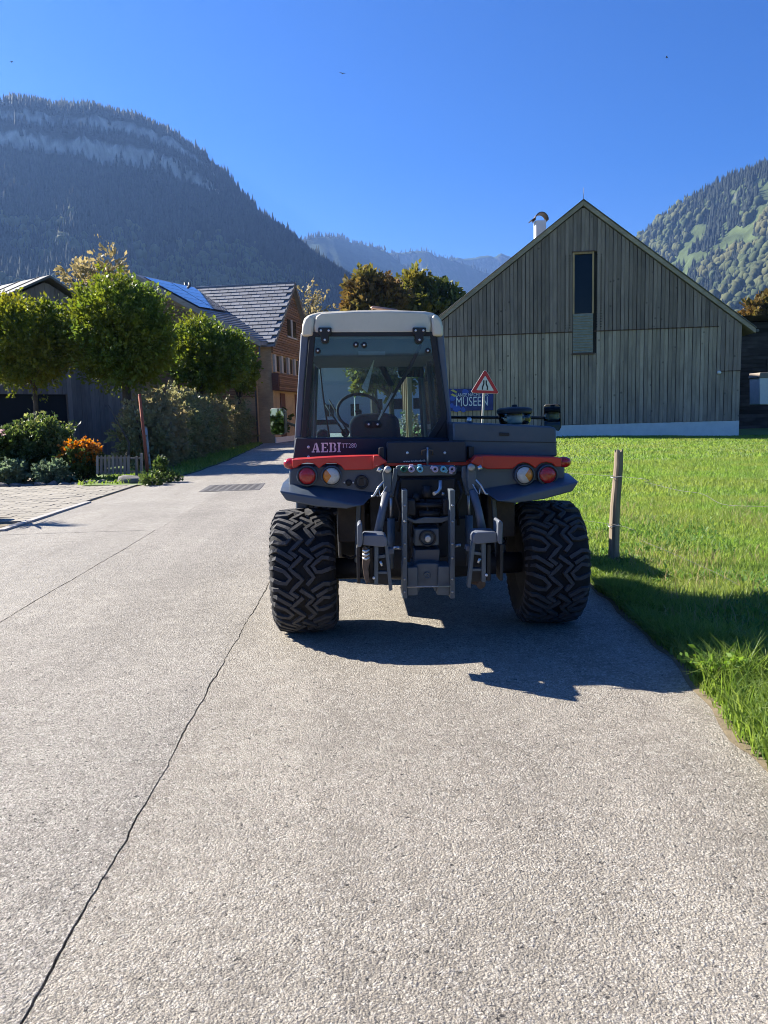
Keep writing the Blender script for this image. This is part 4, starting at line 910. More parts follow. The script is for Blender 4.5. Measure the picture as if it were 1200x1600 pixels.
def leaf_mesh(P, N, size, seed, long=1.7, wild=0.6):
    """one folded leaf per point: P (n,3) base, N (n,3) direction it points to"""
    r = np.random.default_rng(seed); n = len(P); N = N + r.normal(0, wild, (n, 3)); N /= np.linalg.norm(N, axis=1)[:, None]
    T = np.cross(N, r.normal(0, 1, (n, 3))); T /= np.maximum(np.linalg.norm(T, axis=1), 1e-6)[:, None]; B = np.cross(N, T)
    s = (size*r.uniform(.5, 1.5, n))[:, None]
    V = np.empty((n, 4, 3), np.float32)
    V[:, 0] = P; V[:, 1] = P + N*s*long*.5 + T*s*.5 + B*s*.12; V[:, 2] = P + N*s*long; V[:, 3] = P + N*s*long*.5 - T*s*.5 + B*s*.12
    return V.reshape(-1, 3), (np.arange(n)*4)[:, None] + np.arange(4)[None]
def rand_dir(n, r): d = r.normal(0, 1, (n, 3)); return d/np.linalg.norm(d, axis=1)[:, None]
def crown_points(lobes, n, r, twig=0.25, shell=0.55):
    """lobes: (centre, radii); points on leafy twigs all through the outer part of each lobe"""
    vol = np.array([b[0]*b[1]*b[2] for a, b in lobes])**0.7; cnt = (vol/vol.sum()*n).astype(int); Ps = []; Ns = []
    for (c, rad), k in zip(lobes, cnt):
        nt_ = max(1, k//14); d = rand_dir(nt_, r); rr_ = 1 - (1-shell)*r.random(nt_)**1.6
        bump_ = 1 + 0.15*np.sin(d[:, 0]*7+c[0])*np.sin(d[:, 1]*6+1)*np.sin(d[:, 2]*8+2) + r.normal(0, .035, nt_)
        base = np.array(c) + d*np.array(rad)*(rr_*bump_)[:, None]
        tw = d*1.0 + np.array([0, 0, .55]) + r.normal(0, .35, (nt_, 3)); tw /= np.linalg.norm(tw, axis=1)[:, None]
        rep = np.repeat(np.arange(nt_), 14); f = r.random(len(rep))*(r.uniform(.4, 1.7, nt_)[rep])
        P = base[rep] + tw[rep]*(f*twig)[:, None] + r.normal(0, twig*.16, (len(rep), 3)); Ps.append(P); Ns.append(tw[rep]*.8 + d[rep]*.4 + r.normal(0, .4, (len(rep), 3)))
    return np.concatenate(Ps), np.concatenate(Ns)
def tree(name, label, base, lobes, n, size, mat, trunk_r, fork, seed, cat='tree', group=None, twig=0.25, shell=0.5, limbs=9, long=1.7, lean=(0, 0)):
    r = np.random.default_rng(seed); root = tag(empty(name, tuple(base)), label, cat, group)
    P, N = crown_points(lobes, n, r, twig, shell); v, f = leaf_mesh(P - np.array(base), N, size, seed+1, long)
    raw_mesh('crown', v, f, mat, root)
    b = Vector(base); fk = b + Vector((lean[0], lean[1], fork)); m = MB()
    m.tube([b-Vector((0, 0, .1)), b.lerp(fk, .25)+Vector((.02, .01, 0)), b.lerp(fk, .6)-Vector((.02, 0, 0)), fk], [trunk_r*1.35, trunk_r*1.05, trunk_r*.95, trunk_r*.85], 10)
    for k in range(limbs):
        c, rad = lobes[k % len(lobes)]; d = rand_dir(1, r)[0]; d[2] = abs(d[2])*.8+.1; e = Vector(c) + Vector(d*np.array(rad)*.8)
        mid = fk.lerp(e, .5) + Vector(r.normal(0, .12*rad[0], 3)); m.tube([fk-Vector((0, 0, trunk_r)), fk.lerp(mid, .5), mid, e], [trunk_r*.6, trunk_r*.42, trunk_r*.28, trunk_r*.06], 6)
        for _ in range(2):
            d2 = rand_dir(1, r)[0]; e2 = Vector(c)+Vector(d2*np.array(rad)*.75); m.tube([mid, mid.lerp(e2, .5)+Vector(r.normal(0, .06*rad[0], 3)), e2], [trunk_r*.22, trunk_r*.14, trunk_r*.04], 5)
    m.build('trunk', M['bark'], root, fix=False)
    return root
def px_lobe(x, y, rx, ry, Y, depth=None):
    k = Y/F_PX; c = W(x, y, Y); return (tuple(c), (rx*k, (depth or (rx+ry)/2)*k, ry*k))
# ball trees
tree('ball_tree', 'yellow-topped round ball maple in front of the old grey barn', (W(62, 700, 28).x, 28, 0), [px_lobe(38, 545, 66, 54, 28), px_lobe(76, 520, 26, 34, 28), px_lobe(10, 510, 40, 32, 28), px_lobe(40, 550, 40, 34, 28)], 34000, .075, M['maple_y'], .09, 3.0, 101, group='clipped ball maples by the garden', twig=.42, shell=.35)
tree('ball_tree', 'largest round ball maple standing behind the leaning red pole', (W(204, 700, 28).x, 28, 0), [px_lobe(189, 522, 70, 73, 28), px_lobe(190, 517, 48, 50, 28), px_lobe(195, 570, 50, 24, 28), px_lobe(190, 525, 60, 60, 28)], 50000, .075, M['maple'], .17, 2.9, 102, group='clipped ball maples by the garden', twig=.42, shell=.35)
tree('ball_tree', 'round ball maple rising behind the hedge before the solar roof', (W(318, 700, 40).x, 40, 0), [px_lobe(326, 562, 56, 44, 40), px_lobe(308, 542, 34, 34, 40), px_lobe(346, 560, 34, 34, 40), px_lobe(326, 566, 34, 28, 40)], 32000, .095, M['maple'], .15, 3.0, 103, group='clipped ball maples by the garden', twig=.42, shell=.35)
tree('ball_tree', 'small dark ball maple against the slatted house wall', (W(378, 700, 46).x, 46, 0), [px_lobe(376, 582, 20, 28, 46), px_lobe(386, 574, 12, 20, 46)], 11000, .095, M['maple'], .11, 2.6, 104, group='clipped ball maples by the garden', twig=.3, shell=.3)
# hedge along the road
hd = tag(empty('hedge', (-7, 24, 0)), 'tall loose hedge running along the road past the red pole', 'hedge')
lob = []; rh = random.Random(5)
for k in range(34):
    t = k/33; yy = 25.3 + 28.4*t**1.15; xx = -6.95 - 0.2*t + rh.uniform(-.25, .25); hh = 2.62 + rh.uniform(-.2, .2) - .1*t
    if k < 2: hh *= .82
    for zc_ in (.45, .95, 1.4, hh-.75): lob.append(((xx+rh.uniform(-.15, .15), yy+rh.uniform(-.2, .2), zc_*hh/2.6), (.78, .8, .72)))
r = np.random.default_rng(55); P, N = crown_points(lob, 105000, r, .22, .3); k = P[:, 2] > 0.02; P, N = P[k], N[k]
v, f = leaf_mesh(P-np.array([-7, 24, 0]), N, .08, 56, 1.5, .9); raw_mesh('foliage', v, f, M['hedge'], hd)
m = MB()
for k in range(30):
    yy = 24.3+k*.95; x0 = -7.1; b = Vector((x0, yy, -.05)); m.tube([b, b+Vector((rh.uniform(-.2, .2), rh.uniform(-.2, .2), 1.0)), b+Vector((rh.uniform(-.5, .5), rh.uniform(-.4, .4), 2.2))], [.05, .04, .01], 6)
tag(m.build('stems', M['bark'], hd, fix=False), kind='stuff')
dh = tag(empty('hedge', (-6.6, 52, 0)), 'dark clipped shrub at the far end of the hedge behind the left mirror', 'hedge')
P, N = crown_points([px_lobe(418, 662, 22, 32, 52), px_lobe(432, 655, 16, 24, 52)], 3500, r, .25, .3); v, f = leaf_mesh(P-np.array([-6.6, 52, 0]), N, .12, 57, 1.5, .9); raw_mesh('foliage', v, f, M['shrub'], dh)
# garden shrubs
def shrub(name, label, lobes, n, size, mat, seed, twig=.15, long=1.7, top=None, cat='shrub', shell=.3):
    r = np.random.default_rng(seed); c = lobes[0][0]; base = np.array([c[0], c[1], 0.0]); root = tag(empty(name, tuple(base)), label, cat)
    P, N = crown_points(lobes, n, r, twig, shell); k = P[:, 2] > .02; P, N = P[k], N[k]; v, f = leaf_mesh(P-base, N, size, seed+1, long, .7); raw_mesh('foliage', v, f, mat, root)
    m = MB()
    for q in range(9):
        l, rd = lobes[q % len(lobes)]; e = Vector(l)+Vector(rand_dir(1, r)[0]*np.array(rd)*.6); m.tube([Vector(base)+Vector((r.uniform(-.1, .1), r.uniform(-.1, .1), -.03)), Vector(base).lerp(e, .5)+Vector((0, 0, .05)), e], [.018, .013, .005], 5)
    m.build('stem', M['bark'], root, fix=False)
    if top is not None:
        tm, tn, ts, tl = top; P, N = crown_points(tl, tn, r, twig, .5); v, f = leaf_mesh(P-base, N, ts, seed+5, 1.2, 1.0); raw_mesh('blossom', v, f, tm, root)
    return root
shrub('shrub', 'dark leafy shrub with red and white blooms at the garden edge', [px_lobe(18, 708, 34, 34, 22), px_lobe(-15, 715, 30, 40, 22), px_lobe(45, 720, 20, 26, 22)], 7000, .075, M['shrub'], 201, top=(leafmat('white_bloom', (0.5, 0.47, 0.45), (0.36, 0.2, 0.2), .3), 22, .07, [px_lobe(15, 690, 34, 18, 21.7)]))
shrub('shrub', 'tall pale green feathery shrub beside the orange flowering bush', [px_lobe(68, 705, 30, 38, 22.5), px_lobe(80, 690, 20, 24, 22.5), px_lobe(48, 695, 16, 24, 22.5)], 4200, .08, M['shrub'], 202, twig=.3, top=(M['shrub_pale'], 1300, .07, [px_lobe(58, 682, 24, 18, 22.4), px_lobe(82, 690, 18, 18, 22.4)]))
shrub('shrub', 'rounded sage green cushion shrub below the pale feathery shrub', [px_lobe(80, 741, 23, 16, 20.9)], 2600, .055, M['sage'], 203, .1)
shrub('shrub', 'rounded sage green cushion shrub at the foot of the dark leafy shrub', [px_lobe(16, 740, 20, 16, 20.9)], 2400, .055, M['sage'], 204, .1)
shrub('shrub', 'bush covered in orange flowers next to the low picket fence', [px_lobe(126, 722, 27, 22, 21.6), px_lobe(142, 730, 16, 20, 21.6)], 3200, .07, M['shrub'], 205, top=(M['orange'], 1500, .065, [px_lobe(124, 706, 25, 14, 21.5), px_lobe(140, 712, 16, 14, 21.5)]))
shrub('weed', 'small leafy weed growing beside the white pole', [px_lobe(251, 730, 5, 11, 20.6)], 300, .06, M['shrub'], 206, .1, cat='plant')
shrub('weed', 'low green weeds around the boulder at the road edge', [px_lobe(238, 752, 14, 6, 19.6), px_lobe(262, 746, 16, 4, 20.4)], 900, .05, M['shrub'], 207, .12, cat='plant')
# leafy roadside herb at the near grass edge
hb = G(1085, 1075); r_ = np.random.default_rng(5)
shrub('weed', 'light green leafy herb poking out of the long roadside grass', [((hb.x+.12, hb.y-.02, .10), (.10, .12, .10))], 260, .022, leafmat('herb_leaf', (0.12, 0.23, 0.03), (0.2, 0.32, 0.06), .45), 208, .08, cat='plant')
# trees further away
tree('rusty_tree', 'rust brown autumn tree behind the tractor cab roof', (W(585, 640, 78).x, 78, 0), [px_lobe(572, 456, 22, 22, 78), px_lobe(600, 468, 26, 20, 78), px_lobe(585, 490, 40, 26, 78), px_lobe(560, 485, 14, 26, 78)], 9000, .34, M['tree_rust'], .4, 6, 301, twig=.9, shell=.3)
tree('green_tree', 'dark green tree between the cab roof and the barn', (W(665, 640, 82).x, 82, 0), [px_lobe(652, 447, 16, 15, 82), px_lobe(645, 470, 22, 20, 82), px_lobe(685, 470, 24, 18, 82), px_lobe(660, 500, 50, 30, 82), px_lobe(705, 488, 20, 20, 82)], 10000, .34, M['tree_green'], .4, 6, 302, twig=.9, shell=.3)
tree('street_tree', 'leafy tree over the road seen through the cab window', (W(612, 640, 66).x, 66, 0), [px_lobe(590, 562, 40, 28, 66), px_lobe(625, 580, 32, 30, 66), px_lobe(575, 590, 22, 22, 66)], 6000, .26, M['tree_green'], .25, 3.2, 303, twig=.6, shell=.3)
tree('tan_tree', 'thin tan autumn birch behind the largest ball maple', (W(165, 660, 62).x, 62, 0), [px_lobe(172, 425, 11, 24, 62), px_lobe(122, 434, 18, 15, 62), px_lobe(150, 448, 30, 18, 62)], 1100, .22, M['tree_tan'], .22, 6, 304, twig=1.0, shell=.15, limbs=22)
tree('bare_tree', 'nearly bare pale tree behind the tiled house gable', (W(480, 640, 95).x, 95, 0), [px_lobe(478, 475, 18, 24, 95), px_lobe(490, 500, 20, 30, 95)], 700, .22, M['tree_tan'], .22, 8, 305, twig=1.0, shell=.1, limbs=24)
tree('orange_tree', 'orange autumn tree peeking over the black wooden house', (W(1200, 640, 90).x, 90, 0), [px_lobe(1203, 490, 16, 18, 90), px_lobe(1185, 488, 16, 14, 90), px_lobe(1225, 480, 26, 26, 90)], 4000, .36, M['tree_rust'], .3, 6, 306, twig=.8, shell=.3)

# hedge added out of the frame: it darkens what glass and mirrors reflect
def reflection_hedge(label, a, b, h, n, seed):
    rr_ = random.Random(seed); lob = []; L_ = (Vector(b)-Vector(a)).length; k_ = int(L_/1.1)
    for i in range(k_+1):
        p = Vector(a).lerp(Vector(b), i/k_)
        for z in (.6, 1.5, h-1.0): lob.append(((p.x+rr_.uniform(-.2, .2), p.y+rr_.uniform(-.2, .2), z+rr_.uniform(-.2, .2)), (1.0, 1.0, .95)))
    r = np.random.default_rng(seed); P, N = crown_points(lob, n, r, .3, .3); P[:, 2] = np.maximum(P[:, 2], .02); root = tag(empty('hedge', tuple(a)), label, 'hedge')
    v, f = leaf_mesh(P-np.array(a), N, .15, seed+1, 1.4, .9); raw_mesh('foliage', v, f, M['shrub'], root)
    m = MB()
    for i in range(k_): p = Vector(a).lerp(Vector(b), (i+.5)/k_); m.tube([p-Vector((0, 0, .05)), p+Vector((.1, 0, h*.6))], [.06, .03], 6)
    tag(m.build('stems', M['bark'], root, fix=False), kind='stuff')
reflection_hedge('tall green hedge added unseen left of the camera for mirror reflections', (-15, -13, 0), (-14.5, 6, 0), 3.4, 10000, 402)
# ================================================================== TRACTOR
M['slate'] = simple('slate_blue_paint', (0.060, 0.084, 0.115), 0.36, var=0.10, scale=3, dust=0.25, dustcol=(0.17, 0.16, 0.14), coat=0.25)
M['slate_l'] = simple('grey_cab_paint', (0.105, 0.122, 0.155), 0.38, var=0.08, scale=3, dust=0.2, coat=0.2)
M['navy'] = simple('navy_black_panel', (0.014, 0.018, 0.032), 0.35, var=0.2, dust=0.15, dustcol=(0.08, 0.08, 0.08))
M['black'] = simple('black_plastic', (0.014, 0.014, 0.016), 0.45, var=0.2, dust=0.2, dustcol=(0.07, 0.065, 0.06))
M['red'] = simple('red_paint', (0.56, 0.022, 0.016), 0.32, var=0.08, scale=3, dust=0.12, dustcol=(0.3, 0.12, 0.1), coat=0.4)
M['cream'] = simple('cream_roof', (0.68, 0.63, 0.50), 0.42, var=0.05, scale=2, dust=0.2, dustcol=(0.42, 0.38, 0.3))
M['rubber'] = simple('tyre_rubber', (0.009, 0.009, 0.010), 0.8, var=0.25, scale=5, dust=0.25, dustcol=(0.025, 0.023, 0.02), bump=0.2, bscale=60)  # carcass colour darkened for the shade deep in the tread grooves
M['lug'] = simple('pale_lug_rubber', (0.055, 0.054, 0.056), 0.72, var=0.3, scale=9, dust=0.5, dustcol=(0.095, 0.088, 0.08), bump=0.2, bscale=90)  # dusty grey lugs, colour also lightened against the shaded grooves
M['steel'] = simple('painted_steel', (0.088, 0.112, 0.13), 0.36, var=0.15, scale=8, dust=0.45, dustcol=(0.10, 0.085, 0.07))
M['bare'] = simple('bare_steel', (0.42, 0.42, 0.42), 0.35, metal=0.8, var=0.2, scale=10, dust=0.4, dustcol=(0.2, 0.15, 0.1))
M['zinc'] = simple('zinc', (0.55, 0.56, 0.58), 0.3, metal=0.9, var=0.1)
M['rust'] = simple('rusty_steel', (0.13, 0.09, 0.065), 0.7, metal=0.3, var=0.4, scale=14)
M['grease'] = simple('oily_casting', (0.020, 0.021, 0.023), 0.5, var=0.3, scale=8, dust=0.5, dustcol=(0.045, 0.04, 0.034))
M['brownbox'] = simple('muddy_wheel_housing', (0.055, 0.042, 0.03), 0.85, var=0.3, scale=6, dust=0.6, dustcol=(0.12, 0.09, 0.06))
M['glass'] = glassmat('cab_glass', (0.82, 0.93, 0.96), film=0.035)
M['glass_c'] = glassmat('clear_glass', (0.88, 0.92, 0.92))
M['mirror'] = simple('mirror_glass', (0.34, 0.40, 0.40), 0.02, metal=1.0, var=0.0)
M['seat'] = simple('seat_fabric', (0.022, 0.03, 0.05), 0.8, var=0.2)
M['bolt'] = simple('bright_bolt', (0.72, 0.72, 0.72), 0.4, metal=0.2)
def lensmat(name, col, em=0.0):
    m = simple(name, col, 0.12, var=0.15, scale=40, coat=0.6, bump=0.35, bscale=120); return m
M['l_red'] = lensmat('red_lens', (0.42, 0.012, 0.012)); M['l_amb'] = lensmat('amber_lens', (0.62, 0.20, 0.02)); M['l_clr'] = lensmat('clear_lens', (0.52, 0.50, 0.46))
M['letter'] = simple('silver_lettering', (0.78, 0.77, 0.74), 0.5)

TC = Vector((0.515, 5.7, 0.0))
trac = tag(empty('hillside_tractor', tuple(TC)), 'two-axle hillside tractor with cream cab roof and wide chevron tyres on the road', 'tractor')
TX = TC.x
def T(name, mat, bevel=0.006, parent=None, seg=2):
    """decorator-free builder: returns MB with .done()"""
    m = MB(); m.done = lambda: m.build(name, mat, parent or trac, bevel, seg); return m
def pp(name, pts, Y0, Y1, mat, bevel=0.006, taper=1.0, Yref=None, parent=None):
    return MB().px(pts, Y0, Y1, taper, Yref).build(name, mat, parent or trac, bevel)
def mirror_mb(m):
    q = MB(); q.v = [(2*TX-p[0], p[1], p[2]) for p in m.v]; q.f = [tuple(reversed(f)) for f in m.f]; q.sm = list(m.sm); return q
def lath(name, x, y, Y, prof, mat, n=20, axis=(0, -1, 0), parent=None):
    m = MB(); m.lathe(W(x, y, Y), axis, prof, n); return m.build(name, mat, parent or trac)
def tub(name, pts, r, mat, n=10, parent=None):
    """pts in (pixel x, pixel y, depth)"""
    m = MB(); m.tube([W(a, b, c) for a, b, c in pts], r, n); return m.build(name, mat, parent or trac)

# ---- wheels
TR, TWD = 0.462, 0.465
prof_t = [(-.190, .235), (-.222, .29), (-.2325, .36), (-.222, .405), (-.195, .428), (-.12, .438), (0, .441), (.12, .438), (.195, .428), (.222, .405), (.2325, .36), (.222, .29), (.190, .235)]
pv, pr_ = np.array(prof_t).T
def rp(v): return float(np.interp(v, pv[2:-2], pr_[2:-2]))
lugs = [[(285, 545), (370, 610), (320, 660), (375, 735), (330, 785)], [(300, 600), (220, 675), (300, 750), (220, 830), (268, 868)],
        [(76, 548), (140, 545), (242, 614)], [(76, 604), (130, 600), (218, 658)], [(76, 664), (112, 662), (182, 690), (224, 738), (196, 770), (150, 766), (76, 735)],
        [(519, 515), (440, 510), (358, 557)], [(519, 560), (462, 553), (388, 596)], [(519, 615), (432, 604), (368, 660), (393, 700), (428, 700), (519, 668)]]
PER = 10; UP_ = 2*math.pi/PER
def tread_mesh():
    m = MB()
    for k in range(PER):
        for L_ in lugs:
            pts = []
            for (x0, y0), (x1, y1) in zip(L_, L_[1:]):
                nn = max(1, int(math.hypot(x1-x0, y1-y0)/32))
                for q in range(nn): pts.append((x0+(x1-x0)*q/nn, y0+(y1-y0)*q/nn))
            pts.append(L_[-1])
            vu = [((x-297.5)/435*TWD, -(y/270.0)*UP_ + k*UP_) for x, y in pts]   # v, angle
            rows = []
            for i, (v, a) in enumerate(vu):
                v0, a0 = vu[max(0, i-1)]; v1, a1 = vu[min(len(vu)-1, i+1)]
                dv, du = v1-v0, (a1-a0)*TR; l = math.hypot(dv, du) or 1; nv, nu = -du/l, dv/l
                w_ = 0.0135; row = []
                for s_, hh in ((-1.25, -.012), (-.95, .024), (.95, .024), (1.25, -.012)):
                    vv = max(-.236, min(.236, v+nv*w_*s_)); aa = a + nu*w_*s_/TR; rr_ = rp(vv) + hh
                    row.append((vv, -rr_*math.cos(aa), rr_*math.sin(aa)))
                rows.append(row)
            V_ = [p for r_ in rows for p in r_]; f = [(i*4+j, i*4+j+1, i*4+5+j, i*4+4+j) for i in range(len(rows)-1) for j in range(3)]
            e = (len(rows)-1)*4; f += [(3, 2, 1, 0), (e, e+1, e+2, e+3)]; m.add(V_, f)
    return m
tyre_m = MB(); tyre_m.lathe((0, 0, 0), (1, 0, 0), [(r_, v_) for v_, r_ in prof_t], 64)
rim_m = MB(); rim_m.lathe((0, 0, 0), (1, 0, 0), [(.245, -.185), (.232, -.18), (.222, -.15), (.215, -.05), (.10, -.03), (.09, -.10), (.0, -.10)], 32); rim_m.lathe((0, 0, 0), (1, 0, 0), [(.245, .185), (.232, .18), (.222, .15), (.215, .05), (.10, .03), (.0, .03)], 32)
hub_m = MB(); hub_m.lathe((0, 0, 0), (1, 0, 0), [(.08, .02), (.08, .10), (.055, .13), (0, .13)], 20)
for k in range(8):
    q = k*math.pi/4; hub_m.lathe((0.03, .13*math.cos(q), .13*math.sin(q)), (1, 0, 0), [(.014, 0), (.014, .03), (0, .032)], 6)
meshes = {}
def wheel(x, y, flip, rot):
    wroot = empty('wheel', (x-TC.x, y-TC.y, TR), trac); wroot.rotation_euler = (rot, 0, 0)
    for nm, mb, mat in (('tyre', tyre_m, 'rubber'), ('tread', tread_mesh, 'lug'), ('rim', rim_m, 'slate_l'), ('hub', hub_m, 'grease')):
        if nm not in meshes:
            o = (mb() if callable(mb) else mb).build(nm, M[mat], None); meshes[nm] = o; o.parent = wroot; o.location = (0, 0, 0)
        else: o = share(meshes[nm], (0, 0, 0), wroot)
        if flip: o.rotation_euler = (0, 0, math.pi) if nm in ('rim', 'hub') else (0, 0, 0)
XL, XR = -0.386, 1.432
wheel(XL, 5.70, True, 0.10); wheel(XR, 5.70, False, 0.35); wheel(XL+.02, 8.05, True, .5); wheel(XR-.02, 8.05, False, .2)

# ---- chassis and axles
T('chassis', M['grease']).box((TX, 7.1, 0.66), (0.62, 3.2, 0.36)).done()
def axle(y):
    m = MB(); m.tube([(XL+.14, y, TR), (XL+.42, y, TR), (TX-.32, y, .50), (TX, y, .52), (TX+.32, y, .50), (XR-.42, y, TR), (XR-.14, y, TR)], [.075, .085, .13, .17, .13, .085, .075], 14); return m.build('axle', M['grease'], trac)
axle(5.70); axle(8.05)
T('fuel_tank', M['black'], .03).box((TX-.50, 6.85, .62), (.34, 1.1, .4)).done()
T('battery_box', M['black'], .03).box((TX+.52, 6.85, .64), (.36, 1.1, .42)).done()
T('front_body', M['slate'], .05).box((TX, 8.55, 1.0), (1.0, .9, .55)).done()
T('front_lift', M['steel'], .02).box((TX, 9.2, .6), (.8, .25, .35)).done()
T('rear_bulkhead', M['grease'], .01).box((TX, 5.62, .86), (.82, .12, .62)).done()
for s_ in (-1, 1):
    T('wheel_housing', M['brownbox'], .01).box((TX+s_*.545, 5.78, .86), (.20, .55, .34)).done()
    T('strut', M['steel'], .008).box((TX+s_*.50, 5.52, .80), (.035, .05, .52), ry=s_*-.07).done()
    T('fender', M['slate'], .05).box((TX+s_*.88, 8.05, 1.02), (.52, 1.15, .06)).done()

# ---- rear fenders with lamps (left as photographed, right mirrored)
fb = MB().px([(451, 737), (455, 731), (470, 727), (600, 725), (604, 752), (590, 775), (560, 786), (500, 780), (452, 762)], 5.34, 6.25, .97)
fl = fb.build('fender', M['slate'], trac, .02); fr_ = mirror_mb(fb).build('fender', M['slate'], trac, .02)
la = [W(x, y, 5.2) for x, y in [(436, 767), (470, 773), (510, 780), (552, 788), (568, 790), (540, 795), (493, 791.5), (447, 782)]]
lb = [W(x, y, 5.33) for x, y in [(439, 756), (470, 752), (510, 752), (560, 756), (598, 760), (560, 793), (493, 789), (446, 779)]]
for p in lb: p.y = 5.42
lc = [Vector((p.x, 6.15, p.z)) for p in lb]
lm = MB(); n = 8; lm.add(la+lb+lc, [(i, (i+1) % n, n+(i+1) % n, n+i) for i in range(n)] + [(n+i, n+(i+1) % n, 2*n+(i+1) % n, 2*n+i) for i in range(n)] + [tuple(range(n-1, -1, -1)), tuple(range(2*n, 3*n))])
lm.build('mudguard_lip', M['slate'], trac, .035, 4); mirror_mb(lm).build('mudguard_lip', M['slate'], trac, .035, 4)
# red trims with the scalloped lower edge
pp('red_trim', [(456, 718), (514, 714.5), (590, 711.5), (604, 722), (581, 733.6), (538, 734.7), (533, 728), (526, 724), (518, 723), (510, 724), (503, 728), (499, 732.5), (495, 728.5), (489, 724), (481, 722.5), (473, 724), (466, 728.5), (462, 731), (457, 731)], 5.30, 5.5, M['red'], .006)
pp('red_trim', [(742, 712), (761, 711.5), (867.5, 714), (878, 715.5), (877.5, 729), (867.5, 729), (863, 724), (854, 722), (846, 723.5), (841.5, 726.6), (837, 732), (832, 728), (826, 724), (818, 722.5), (810, 725), (804, 730), (801, 732.6), (761, 732.6), (752.7, 729), (734, 723)], 5.30, 5.5, M['red'], .006)
pp('red_crossbar', [(600, 720), (742, 719), (742, 727), (600, 728)], 5.40, 5.5, M['red'], .004)
pp('red_end', [(583, 712), (592, 711.5), (606, 722), (582, 733)], 5.27, 5.4, M['red'], .006); pp('red_end', [(754, 713), (744, 712), (735, 723), (755, 731)], 5.27, 5.4, M['red'], .006)
def lamp(name, x, y, rad_px, mat, wedge=0, Y=5.31):
    k = 5.3/F_PX; r0 = rad_px*k
    h = lath(name, x, y, Y, [(r0*1.22, -.05), (r0*1.22, .02), (r0*1.14, .028), (r0*1.02, .022), (0, .02)], M['slate'], 28)
    rg = MB(); rg.lathe(W(x, y, Y), (0, -1, 0), [(r0*1.06, .018), (r0*1.06, .034), (r0*.98, .034), (r0*.98, .018)], 28); rg.build('gasket', M['black'], h)
    c = W(x, y, Y-.02); m = MB(); n_ = 32; out = []
    rings = [(1.0, 0.0), (.97, .012), (.7, .022), (.35, .027), (0.0, .028)]
    def sector(a0, a1, mat_, nm):
        mm = MB(); ns = max(3, int((a1-a0)/(2*math.pi)*n_)); V_ = []
        for rr_, hh in rings:
            for q in range(ns+1):
                a_ = a0+(a1-a0)*q/ns; V_.append((c.x+r0*rr_*math.cos(a_), c.y-hh, c.z+r0*rr_*math.sin(a_)))
        mm.add(V_, [(i*(ns+1)+q, i*(ns+1)+q+1, (i+1)*(ns+1)+q+1, (i+1)*(ns+1)+q) for i in range(4) for q in range(ns)], True); mm.build(nm, mat_, h)
    if wedge == 0: sector(0, 2*math.pi, mat, 'lens')
    else:
        mid = math.pi if wedge < 0 else 0.0
        sector(mid-.95, mid+.95, M['l_amb'], 'amber_lens'); sector(mid+.95, mid+2*math.pi-.95, M['l_clr'], 'clear_lens')
    return h
lamp('tail_light', 480, 743.5, 13.4, M['l_red']); lamp('tail_light', 855, 742, 13.4, M['l_red'])
lamp('indicator_light', 518, 743.5, 13.4, None, -1); lamp('indicator_light', 819, 742, 13.4, None, 1)
for x, y in ((451.5, 724.5), (883.5, 722)):
    s_ = -1 if x < 600 else 1
    m = MB(); c = W(x, y, 5.36); m.lathe(c-Vector((s_*.055, 0, 0)), (s_, 0, 0), [(.018, -.03), (.020, .0), (.033, .008), (.040, .035), (.038, .06), (.026, .085), (0, .094)], 18); m.build('side_marker', M['l_red'], trac)
sk = lath('trailer_socket', 565, 753, 5.33, [(.048, -.02), (.048, .012), (.036, .014), (.034, -.01), (0, -.012)], M['black'], 22)
m = MB(); m.px([(562, 748), (568, 748), (569, 758), (561, 758)], 5.315, 5.33); m.build('socket_pin', M['brownbox'], sk)
for x in (538, 552): lath('screw', x, 754, 5.335, [(.007, -.01), (.007, .006), (0, .008)], M['bolt'], 8)
lath('socket', 545, 754, 5.335, [(.022, -.01), (.022, .008), (.01, .012), (0, .01)], M['black'], 14)

# ---- rear right hood box and cab lower panels
pp('hood', [(708, 660), (712, 659.5), (860, 666), (869, 669), (871, 713), (708, 722)], 5.46, 6.6, M['slate'], .012)
m = MB(); m.lathe(W(804, 657, 6.0), (0, 0, 1), [(.108, -.03), (.125, .0), (.128, .055)], 28); bw = m.build('prefilter_bowl', M['glass_c'], trac)
m = MB(); m.lathe(W(804, 657, 6.0), (0, 0, 1), [(.134, .052), (.139, .06), (.138, .085), (.115, .098), (.04, .105), (.022, .107), (.022, .122), (.0, .124)], 28); m.build('cap', M['black'], bw)
m = MB(); m.lathe(W(804, 657, 6.0), (0, 0, 1), [(.06, -.03), (.06, .05), (0, .05)], 18); m.build('filter_core', M['cream'], bw)
lath('hood_knob', 733, 661, 5.6, [(.02, 0), (.02, .03), (.012, .04), (0, .04)], M['zinc'], 10, (0, 0, 1))
pp('cab_lower_panel', [(458, 714), (462, 684), (697, 684), (709, 690), (709, 724), (458, 724)], 5.70, 5.84, M['navy'], .008)
plate = pp('rear_plate', [(604, 693), (606, 690.5), (726, 689.5), (728, 692), (729, 722), (604, 724)], 5.38, 5.44, M['navy'], .006)
pp('plate_side', [(592, 700), (600, 699), (600, 717), (592, 718)], 5.36, 5.46, M['black'], .004); pp('plate_side', [(733, 698), (741, 698), (741, 715), (733, 716)], 5.36, 5.46, M['black'], .004)
for x in (636.5, 695): lath('screw', x, 707.5, 5.375, [(.0095, -.01), (.0095, .006), (0, .009)], M['bolt'], 12)
for x, y in ((482, 698.5), (482, 714)): lath('screw', x, y, 5.695, [(.011, -.01), (.011, .006), (0, .009)], M['bolt'], 12)
